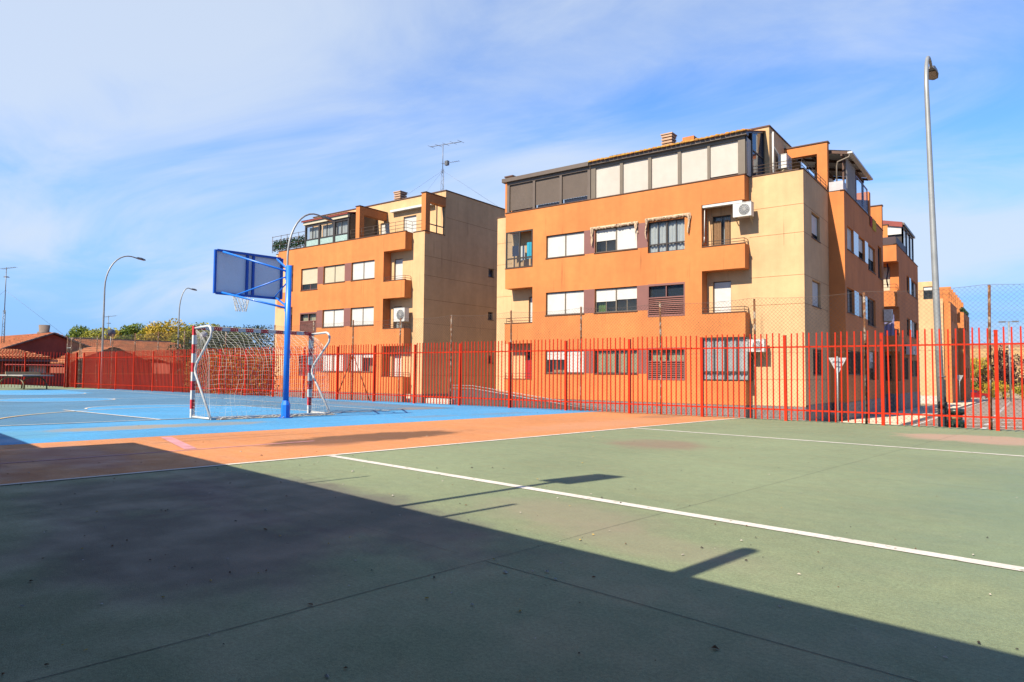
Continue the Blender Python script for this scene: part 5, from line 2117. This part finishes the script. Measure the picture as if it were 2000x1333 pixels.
# ------------------------------------------------------------------ litter bin by the lamp
t = thing('litter_bin', 'dark green litter bin with a domed lid behind the fence at right', 'litter bin', (-1.33, 18.9, -.9))
cx, cy = -1.27, 18.75
b = MB()
b.tube([(cx, cy, -.9), (cx, cy, .08)], .185, 16)
b.build('body', BINGREEN, t)
for k in range(16):
    a = 2 * pi * k / 16
    b = MB()
    b.box(cx + .195 * cos(a) - .02, cx + .195 * cos(a) + .02, cy + .195 * sin(a) - .02, cy + .195 * sin(a) + .02, -.85, .04)
    b.build('slat', BINGREEN, t)
b = MB()
b.tube([(cx, cy, .09), (cx, cy, .21)], .15, 16)
b.build('tan_band', TANM, t)
b = MB()
b.tube([(cx, cy, .21), (cx, cy, .30), (cx, cy, .335), (cx, cy, .345)], [.205, .205, .18, .08], 16)
b.build('lid', BINGREEN, t)

# ------------------------------------------------------------------ ping-pong table in the far left corner
TA = radians(10)


def tw(a, c, z):
    return (-42.05 + cos(TA) * a - sin(TA) * c, 13.55 + sin(TA) * a + cos(TA) * c, z)


pt_ = thing('table_tennis_table', 'outdoor table tennis table with arched legs in the far left corner', 'table', tw(0, 0, 0))
b = MB()
b.hexa([tw(-1.37, -.76, .70), tw(1.37, -.76, .70), tw(1.37, .76, .70), tw(-1.37, .76, .70), tw(-1.37, -.76, .76), tw(1.37, -.76, .76), tw(1.37, .76, .76), tw(-1.37, .76, .76)])
b.build('table_top', PINGT, pt_)
b = MB()
b.hexa([tw(-.02, -.85, .765), tw(.02, -.85, .765), tw(.02, .85, .765), tw(-.02, .85, .765), tw(-.02, -.85, .92), tw(.02, -.85, .92), tw(.02, .85, .92), tw(-.02, .85, .92)])
b.build('steel_net', TANM, pt_)
for c in (-.55, .55):
    b = MB()
    b.tube([tw(1.15 * cos(pi * k / 14), c, .02 + .64 * sin(pi * k / 14) ** .7) for k in range(15)], .035, 8)
    b.build('leg', OLIVEM, pt_)
for a in (-.8, .8):
    b = MB()
    b.tube([tw(a, -.5, .69), tw(a, .5, .69)], .025, 6)
    b.build('crosspiece', OLIVEM, pt_)


# ------------------------------------------------------------------ brick houses on the left
def tiled(b, A, B, C, D, nu, nv, amp=.05):
    """barrel-tiled roof plane: A-B eave, D-C ridge; nu channels, nv courses, each course stepped"""
    A, B, C, D = map(Vector, (A, B, C, D))
    nrm = (B - A).cross(D - A).normalized()
    if nrm.z < 0:
        nrm = -nrm
    for j in range(nv):
        t0_, t1_ = j / nv, (j + 1) / nv
        l0, r0_ = A.lerp(D, t0_), B.lerp(C, t0_)
        l1, r1_ = A.lerp(D, t1_), B.lerp(C, t1_)
        row = []
        m_ = nu * 2
        for i in range(m_ + 1):
            f = i / m_
            up = amp * (1 if i % 2 else 0)
            row.append((l0.lerp(r0_, f) + nrm * (up + .09), l1.lerp(r1_, f) + nrm * (up + .0)))
        for i in range(m_):
            b.quad(row[i][0], row[i + 1][0], row[i + 1][1], row[i][1])
            b.quad(row[i][0], row[i + 1][0], row[i + 1][0] - nrm * .12, row[i][0] - nrm * .12)


H1 = thing('brick_house', 'brick house with a broad gable and a squat round chimney', 'house', (-76, 24.5, -.9))
b = MB()
gab = [(-70, 19.6, -.9), (-70, 29.3, -.9), (-70, 29.3, 2.45), (-70, 24.72, 4.22), (-70, 19.6, 2.2)]
b.extrude(gab, (-16, 0, 0))
b.build('wall', BRICK, H1)
b = MB()
tiled(b, (-69.8, 19.2, 2.12), (-86, 19.2, 2.12), (-86, 24.72, 4.34), (-69.8, 24.72, 4.34), 60, 16)
b.build('roof_tiles', OTILE, H1, kind='stuff')
b = MB()
tiled(b, (-69.8, 29.7, 2.4), (-86, 29.7, 2.4), (-86, 24.72, 4.34), (-69.8, 24.72, 4.34), 60, 14)
b.build('roof_tiles', OTILE, H1, kind='stuff')
b = MB()
b.bar((-69.75, 19.2, 2.13), (-69.75, 24.72, 4.33), .12, .12)
b.bar((-69.75, 24.72, 4.33), (-69.75, 29.7, 2.42), .12, .12)
b.build('verge', GREYR, H1)
b = MB()
b.tube([(-72.6, 24.9, 4.2), (-72.6, 24.9, 4.5), (-72.6, 24.9, 4.55), (-72.6, 24.9, 5.15)], [.55, .55, .4, .45], 16)
b.build('chimney', GREYR, H1)
H2 = thing('brick_house', 'low hipped brick annexe with pale-edged tiles in front of the gable', 'house', (-65, 19.5, -.9))
b = MB()
b.box(-70, -62.4, 14, 21.9, -.9, 1.75)
b.build('wall', BRICK, H2)
b = MB()
tiled(b, (-62, 13.5, 1.8), (-62, 22.2, 1.85), (-65, 20.2, 2.6), (-65, 13.5, 2.6), 36, 7)
b.build('roof_tiles', OTILE, H2, kind='stuff')
b = MB()
tiled(b, (-62, 22.2, 1.85), (-70, 22.2, 1.85), (-70, 20.2, 2.6), (-65, 20.2, 2.6), 30, 6)
b.build('roof_tiles', OTILE, H2, kind='stuff')
b = MB()
b.box(-62.1, -61.95, 13.5, 22.3, 1.66, 1.80)
b.build('gutter', GREYR, H2)
window(H2, side(-62.38), 19.4, 21.6, .4, 1.3, [0, 1], frame=WHITEP, depth=.02)
b = MB()
b.hexa([(-62.36, 18.7, 1.42), (-61.5, 18.7, 1.30), (-61.5, 22.6, 1.30), (-62.36, 22.6, 1.42), (-62.36, 18.7, 1.5), (-61.5, 18.7, 1.38), (-61.5, 22.6, 1.38), (-62.36, 22.6, 1.5)])
b.build('porch_roof', REDWALL, H2)
H3 = thing('brick_house', 'long tiled house with a small brick gable in the middle of its front', 'house', (-72, 33, -.9))
b = MB()
b.box(-78, -68.6, 29.7, 45, -.9, 2.3)
b.build('wall', BRICK, H3)
b = MB()
tiled(b, (-67.9, 27.9, 2.05), (-67.9, 43.2, 2.15), (-74, 37.2, 4.05), (-74, 27.9, 4.0), 64, 16)
b.build('roof_tiles', OTILE, H3, kind='stuff')
b = MB()
tiled(b, (-67.9, 43.2, 2.15), (-80, 43.2, 2.15), (-80, 37.2, 4.05), (-74, 37.2, 4.05), 50, 14)
b.build('roof_tiles', OTILE, H3, kind='stuff')
b = MB()
b.bar((-74, 27.8, 4.08), (-74, 37.3, 4.12), .3, .2)
b.build('ridge', GREYR, H3)
b = MB()
b.extrude([(-64.6, 24.2, -.9), (-64.6, 31.2, -.9), (-64.6, 31.2, 1.55), (-64.6, 27.53, 3.0), (-64.6, 24.2, 1.65)], (-5, 0, 0))
b.build('wall', BRICK, H3)
b = MB()
tiled(b, (-64.4, 23.9, 1.55), (-70.5, 23.9, 1.55), (-70.5, 27.53, 3.1), (-64.4, 27.53, 3.1), 26, 8)
tiled(b, (-64.4, 31.5, 1.5), (-70.5, 31.5, 1.5), (-70.5, 27.53, 3.1), (-64.4, 27.53, 3.1), 26, 8)
b.build('roof_tiles', OTILE, H3, kind='stuff')
b = MB()
tiled(b, (-60.5, 30.5, 1.7), (-60.5, 42.5, 1.75), (-66.5, 42.5, 2.75), (-66.5, 30.5, 2.7), 50, 10)
b.build('roof_tiles', OTILE, H3, kind='stuff')
b = MB()
b.box(-66.5, -61, 30.8, 42, -.9, 1.7)
b.build('wall', BRICK, H3)
gw = thing('garden_wall', 'pinkish red garden wall in front of the brick houses', 'wall', (-56, 23, -.9))
b = MB()
b.box(-56.2, -56, 8, 31.5, -.9, .72)
b.build('wall', REDWALL, gw)
b = MB()
b.box(-56.25, -55.95, 8, 31.5, .72, .80)
b.build('coping', OTILE, gw)
for (x, y, zt, r, lb) in ((-66.3, 36.8, 4.6, .45, 'round white satellite dish near the right end of the tiled house'), (-71.9, 30.4, 4.7, .38, 'grey satellite dish on the ridge beside the street lamp')):
    t = thing('satellite_dish', lb, 'satellite dish', (x, y, zt - .9), 'satellite dishes')
    b = MB()
    b.tube([(x, y, zt - 1.9), (x, y, zt - .2)], .035, 6)
    b.build('mast', METAL, t)
    b = MB()
    b.grid(lambda i, j: (x + .1 - .12 * (j ** 2) + .14, y + r * j * cos(2 * pi * i), zt + r * j * sin(2 * pi * i)), 16, 4)
    b.build('dish', WHITEP if r > .4 else LAMPD, t)


# ------------------------------------------------------------------ aerials
def yagi(b, c, d, n, l, el):
    c, d = Vector(c), Vector(d).normalized()
    e = d.cross(Vector((0, 0, 1))).normalized()
    b.tube([c - d * l * .4, c + d * l * .6], .015, 5)
    for k in range(n):
        p = c + d * l * (-.38 + .96 * k / (n - 1))
        b.tube([p - e * el * (1 - .4 * k / n) / 2, p + e * el * (1 - .4 * k / n) / 2], .008, 4)


t = thing('tv_antenna', 'tall rooftop aerial mast with a long horizontal boom on the middle block', 'antenna', (-31.35, 34, 12.26))
b = MB()
for k in range(3):
    a = 2 * pi * k / 3
    b.tube([(-31.35 + .12 * cos(a), 34 + .12 * sin(a), 12.26), (-31.35 + .1 * cos(a), 34 + .1 * sin(a), 14.9)], .014, 5)
for k in range(12):
    z = 12.4 + k * .2
    b.tube([(-31.35 + .12 * cos(2 * pi * k / 3), 34 + .12 * sin(2 * pi * k / 3), z), (-31.35 + .12 * cos(2 * pi * (k + 1) / 3), 34 + .12 * sin(2 * pi * (k + 1) / 3), z + .2)], .009, 4)
b.tube([(-31.35, 34, 14.6), (-31.35, 34, 16.6)], .025, 6)
b.build('mast', LAMPD, t)
b = MB()
b.tube([(-32.45, 33.9, 16.62), (-29.9, 34.25, 16.58)], .022, 5)
for k in range(5):
    b.tube([(-32.4 + k * .6, 33.6 + k * .08, 16.62), (-32.4 + k * .6, 34.3 + k * .08, 16.62)], .012, 4)
b.build('boom', LAMPD, t)
b = MB()
yagi(b, (-30.8, 34, 15.25), (1, .3, .05), 9, 1.3, .4)
b.box(-31.1, -30.85, 33.9, 34.1, 15.1, 15.4)
b.build('yagi', [LAMPD], t)
b = MB()
for (dx, dy) in ((-3.2, -2.0), (3.1, 2.5), (1.0, -2.9)):
    b.tube([(-31.35, 34, 14.8), (-31.35 + dx, 34 + dy, 12.27)], .006, 4)
b.build('guy_wire', LAMPD, t)
for (x, y, z0_, z1_, lb) in ((-74.0, 22.17, 3.2, 10.3, 'very tall thin lattice aerial rising over the leftmost tiled roof'), (-85.7, 35.9, 2, 7.4, 'small distant aerial above the yellow trees')):
    t = thing('tv_antenna', lb, 'antenna', (x, y, z0_))
    b = MB()
    for k in range(3):
        a = 2 * pi * k / 3
        b.tube([(x + .13 * cos(a), y + .13 * sin(a), z0_), (x + .1 * cos(a), y + .1 * sin(a), z0_ + (z1_ - z0_) * .45)], .02, 5)
    for k in range(14):
        z = z0_ + (z1_ - z0_) * .45 * k / 14
        b.tube([(x + .13 * cos(2 * pi * k / 3), y + .13 * sin(2 * pi * k / 3), z), (x + .13 * cos(2 * pi * (k + 1) / 3), y + .13 * sin(2 * pi * (k + 1) / 3), z + .2)], .014, 4)
    b.tube([(x, y, z0_ + (z1_ - z0_) * .4), (x, y, z1_)], .035, 6)
    b.build('mast', LAMPD, t)
    b = MB()
    yagi(b, (x + .2, y, z1_ - .1), (.9, .5, .1), 9, 1.5, .6)
    yagi(b, (x + .1, y, z1_ - .9), (.9, -.3, 0), 6, .9, .5)
    b.build('yagi', LAMPD, t)
    if z1_ > 8:
        b = MB()
        for (dx, dy) in ((2.5, 5.2), (-2, -4)):
            b.tube([(x, y, z0_ + 5), (x + dx, y + dy, 3.3)], .008, 4)
        b.build('guy_wire', LAMPD, t)

# ------------------------------------------------------------------ trees and shrubs


def tree(name, label, cat, x, y, z0_, h, r, fm, seed, n=1500, leaf=.16, trunk=.35, clumps=16, group=None, tall=1.0, twiggy=False):
    rg = random.Random(seed)
    t = thing(name, label, cat, (x, y, z0_), group)
    th = h * trunk
    b = MB()
    tr = max(.05, h * .022)
    b.tube([(x, y, z0_ - .1), (x + rg.gauss(0, .05), y, z0_ + th * .6), (x + rg.gauss(0, .12), y + rg.gauss(0, .1), z0_ + th), (x + rg.gauss(0, .2), y + rg.gauss(0, .2), z0_ + h * .8)], [tr * 1.25, tr, tr * .85, tr * .25], 8)
    cs = []
    for k in range(clumps):
        a = rg.uniform(0, 2 * pi)
        zz = rg.random() ** .8
        rad = r * (sin(pi * min(.97, .15 + zz * .8)) ** .7) * rg.uniform(.35, .92)
        c = (x + rad * cos(a), y + rad * sin(a), z0_ + th + (h - th) * (zz * .86 + .05) * tall)
        cs.append(c)
        b.tube([(x, y, z0_ + th * .8 + (c[2] - z0_ - th) * .3), ((x + c[0]) / 2, (y + c[1]) / 2, (z0_ + th + c[2]) / 2), c], [tr * .4, tr * .25, tr * .08], 5, cap=False)
    b.build('trunk', BARK, t)
    b = MB()
    for c in cs:
        q = rg.uniform(.26, .46) * r
        leafball(b, c, q * 1.15, q * 1.15, q * .9, n // clumps, leaf, rg)
    if twiggy:
        for k in range(int(n * .12)):
            a = rg.uniform(0, 2 * pi)
            rr = r * .5 * rg.random()
            leafball(b, (x + rr * cos(a), y + rr * sin(a), z0_ + h * rg.uniform(.92, 1.12)), .08, .08, .3, 3, leaf * .6, rg)
    b.build('crown', fm, t)
    return t


YT = 'trees behind the brick houses'
tl_ = [(-109.9, 42.8, 7.9, 2.4, F_GRN, 'rounded green tree, leftmost of the row behind the houses'),
       (-107.6, 44.6, 8.1, 2.3, F_YGR, 'pale green tree second from left behind the houses'),
       (-105.9, 45.8, 7.5, 1.9, F_YEL, 'small golden tree right beside the left lamp column'),
       (-104.3, 47.0, 8.3, 2.0, F_GRN, 'deep green tree with a tufted top right of the left lamp column'),
       (-102.6, 48.3, 7.8, 2.0, F_YGR, 'low yellow-green tree between the tufted green and the golden ones'),
       (-101.0, 49.5, 8.6, 2.3, F_YEL, 'golden yellow tree in the middle of the row behind the roofs'),
       (-99.0, 51.0, 8.9, 2.5, F_YEL, 'tallest yellow tree of the row behind the houses'),
       (-97.0, 52.5, 8.2, 2.3, F_YGR, 'yellow-green tree right behind the small lamp column'),
       (-95.0, 54.0, 8.2, 2.3, F_YGR, 'pale tree beside the left goal post, behind the roofs'),
       (-92.6, 55.8, 8.0, 2.4, F_GRN, 'green tree, rightmost of the row, seen through the goal')]
for i, (x, y, h, r, fm, lb) in enumerate(tl_):
    tree('broadleaf_tree', lb, 'tree', x, y, -1.1, h + .7, r * 1.35, fm, 100 + i, 5200, .17, .10, 24, YT)
DT = 'dark trees behind the goal'
tree('evergreen_tree', 'low dark green tree just right of the left goal post', 'tree', -59.5, 33.0, -1, 4.9, 2.9, F_DRK, 31, 4400, .13, .10, 24, DT)
tree('evergreen_tree', 'dark tree with twiggy upright shoots above the crossbar', 'tree', -58.0, 34.1, -1, 5.3, 2.9, F_DRK, 32, 4400, .13, .10, 24, DT, 1.0, True)
tree('evergreen_tree', 'dark bushy twiggy tree nearest the left edge of the middle block', 'tree', -55.6, 35.9, -1, 5.4, 3.0, F_DRK, 33, 4400, .13, .10, 24, DT, 1.0, True)
tree('evergreen_tree', 'dark tree between the two twiggy ones, lower than both', 'tree', -56.9, 34.7, -1, 4.8, 2.9, F_DRK, 34, 4000, .13, .10, 22, DT)
hd = thing('hedge', 'russet autumn hedge pressed against the fence behind the goal', 'hedge', (-29, 19.2, -.9))
b = MB()
for i in range(38):
    x = -35.0 + i * .178
    leafball(b, (x, 18.9 + rng.uniform(-.4, .5), .75 + rng.uniform(-.15, .2) - max(0, (-33.4 - x)) * .3), .42, .55, 1.5, 260, .06, rng)
b.build('foliage', F_RUS, hd)
b = MB()
for i in range(24):
    x = -34.8 + i * .27
    b.tube([(x, 18.9, -.95), (x + rng.gauss(0, .1), 18.9 + rng.gauss(0, .1), .9)], [.03, .012], 5)
b.build('stems', BARK, hd)
b = MB()
for i in range(70):
    leafball(b, (-45 + rng.uniform(0, 11), 18 + rng.uniform(0, 2.2), -.65 + rng.uniform(0, .25)), .4, .4, .3, 40, .06, rng)
b.build('weeds', F_GRS, None, kind='stuff', label='dry weeds growing along the foot of the far fence', category='weeds')
# right-hand background
tree('broadleaf_tree', 'bright yellow-green tree above the parked red car', 'tree', -9.0, 124, -2.1, 8.6, 3.2, F_YGR, 51, 3000, .17, .12, 18)
tree('broadleaf_tree', 'yellow shrub-like tree between the red car and the purple bush', 'tree', -5.2, 126, -2.1, 6.2, 2.8, F_YEL, 52, 2600, .16, .1, 16)
tree('purple_tree', 'dark purple-leaved tree beside the fence post at right', 'tree', -2.3, 128, -2.1, 8.2, 3.4, F_PUR, 53, 3200, .17, .12, 18, 'purple trees at right')
tree('purple_tree', 'purple-leaved tree at the right edge, right of the far lamp', 'tree', 3.0, 130, -2.1, 8.8, 3.6, F_PUR, 54, 3200, .17, .12, 18, 'purple trees at right')
tree('shrub', 'low green shrub at the edge of the parking lot, right of the far lamp', 'shrub', .6, 124, -2.1, 2.9, 1.9, F_YGR, 55, 1600, .12, .1, 12)
tree('shrub', 'low yellow shrub just left of the far lamp', 'shrub', -3.4, 122.5, -2.1, 2.6, 1.8, F_YEL, 56, 1600, .12, .1, 12)
tree('shrub', 'green shrub directly behind the red car', 'shrub', -7.5, 121.5, -2.1, 3.0, 2.0, F_GRN, 57, 1600, .12, .1, 12)
# dry hill behind
b = MB()
rh = random.Random(9)


def hill(i, j):
    x = -140 + 420 * i
    y = 220 + 260 * j
    z = -2.3 + 17 * min(1, j * 2.4) ** .8 * (.86 + .14 * sin(x * .021 + 1)) + .5 * sin(x * .11) * sin(y * .07)
    return (x, y, z if j > 0 else -2.6)


b.grid(hill, 60, 24)
struct(b, 'hill', HILL)

# ------------------------------------------------------------------ parked red car (far right)
car = thing('parked_car', 'small red hatchback parked at the far end of the parking lot', 'car', (-6.0, 117, gz(117)))
zb = gz(117)
CW = .86


def sec(s_):
    return s_


side_prof = [(-2.0, .35), (-2.05, .62), (-1.75, .88), (-.95, .96), (-.25, 1.42), (.85, 1.47), (1.62, 1.25), (1.95, .88), (2.0, .40)]
b = MB()
body = [(-2.0, .35), (-2.07, .60), (-1.85, .84), (-.95, .95), (1.75, .98), (1.98, .85), (2.02, .42), (1.6, .25), (-1.6, .25)]
CXo, CYo = -5.7, 117.2
b.extrude([(CXo - a, CYo - CW, zb + z) for a, z in body], (0, 2 * CW, 0))
b.build('body', CARRED, car)
b = MB()
roofp = [(-.95, .95), (-.25, 1.40), (.75, 1.45), (1.5, 1.25), (1.78, .98)]
b.extrude([(CXo - a, CYo - CW + .1, zb + z) for a, z in roofp], (0, 2 * CW - .2, 0))
cab = b.build('cabin', CARRED, car)
b = MB()
for a in ([(-.72, .99), (-.22, 1.32), (.25, 1.36), (.25, .99)], [(.33, .99), (.33, 1.36), (.75, 1.37), (1.35, 1.2), (1.5, .99)]):
    b.quad(*[(CXo - p, CYo - CW + .09, zb + z) for p, z in a])
    b.quad(*[(CXo - p, CYo + CW - .09, zb + z) for p, z in a])
b.build('side_window', GLASSD, cab)
b = MB()
b.quad(*[(CXo + .93, CYo - CW + .18, zb + .99), (CXo + .93, CYo + CW - .18, zb + .99), (CXo + .29, CYo + CW - .22, zb + 1.40), (CXo + .29, CYo - CW + .22, zb + 1.40)])
b.build('windscreen', GLASSD, cab)
for a in (-1.25, 1.3):
    for s_ in (-1, 1):
        b = MB()
        y_ = CYo + s_ * (CW - .09)
        b.tube([(CXo - a, y_ - .1, zb + .31), (CXo - a, y_ + .1, zb + .31)], .31, 18)
        wh = b.build('wheel', TYRE, car)
        b = MB()
        b.tube([(CXo - a, y_ + s_ * .09, zb + .31), (CXo - a, y_ + s_ * .115, zb + .31)], .2, 14)
        b.build('rim', CHROME, wh)
for s_ in (-1, 1):
    b = MB()
    b.box(CXo + 1.9, CXo + 2.06, CYo + s_ * .62 - .16, CYo + s_ * .62 + .16, zb + .66, zb + .80)
    b.build('headlight', WHITEP, car)
    b = MB()
    b.box(CXo + .62, CXo + .80, CYo + s_ * (CW + .04) - .08, CYo + s_ * (CW + .04) + .08, zb + .97, zb + 1.1)
    b.build('wing_mirror', CARRED, car)
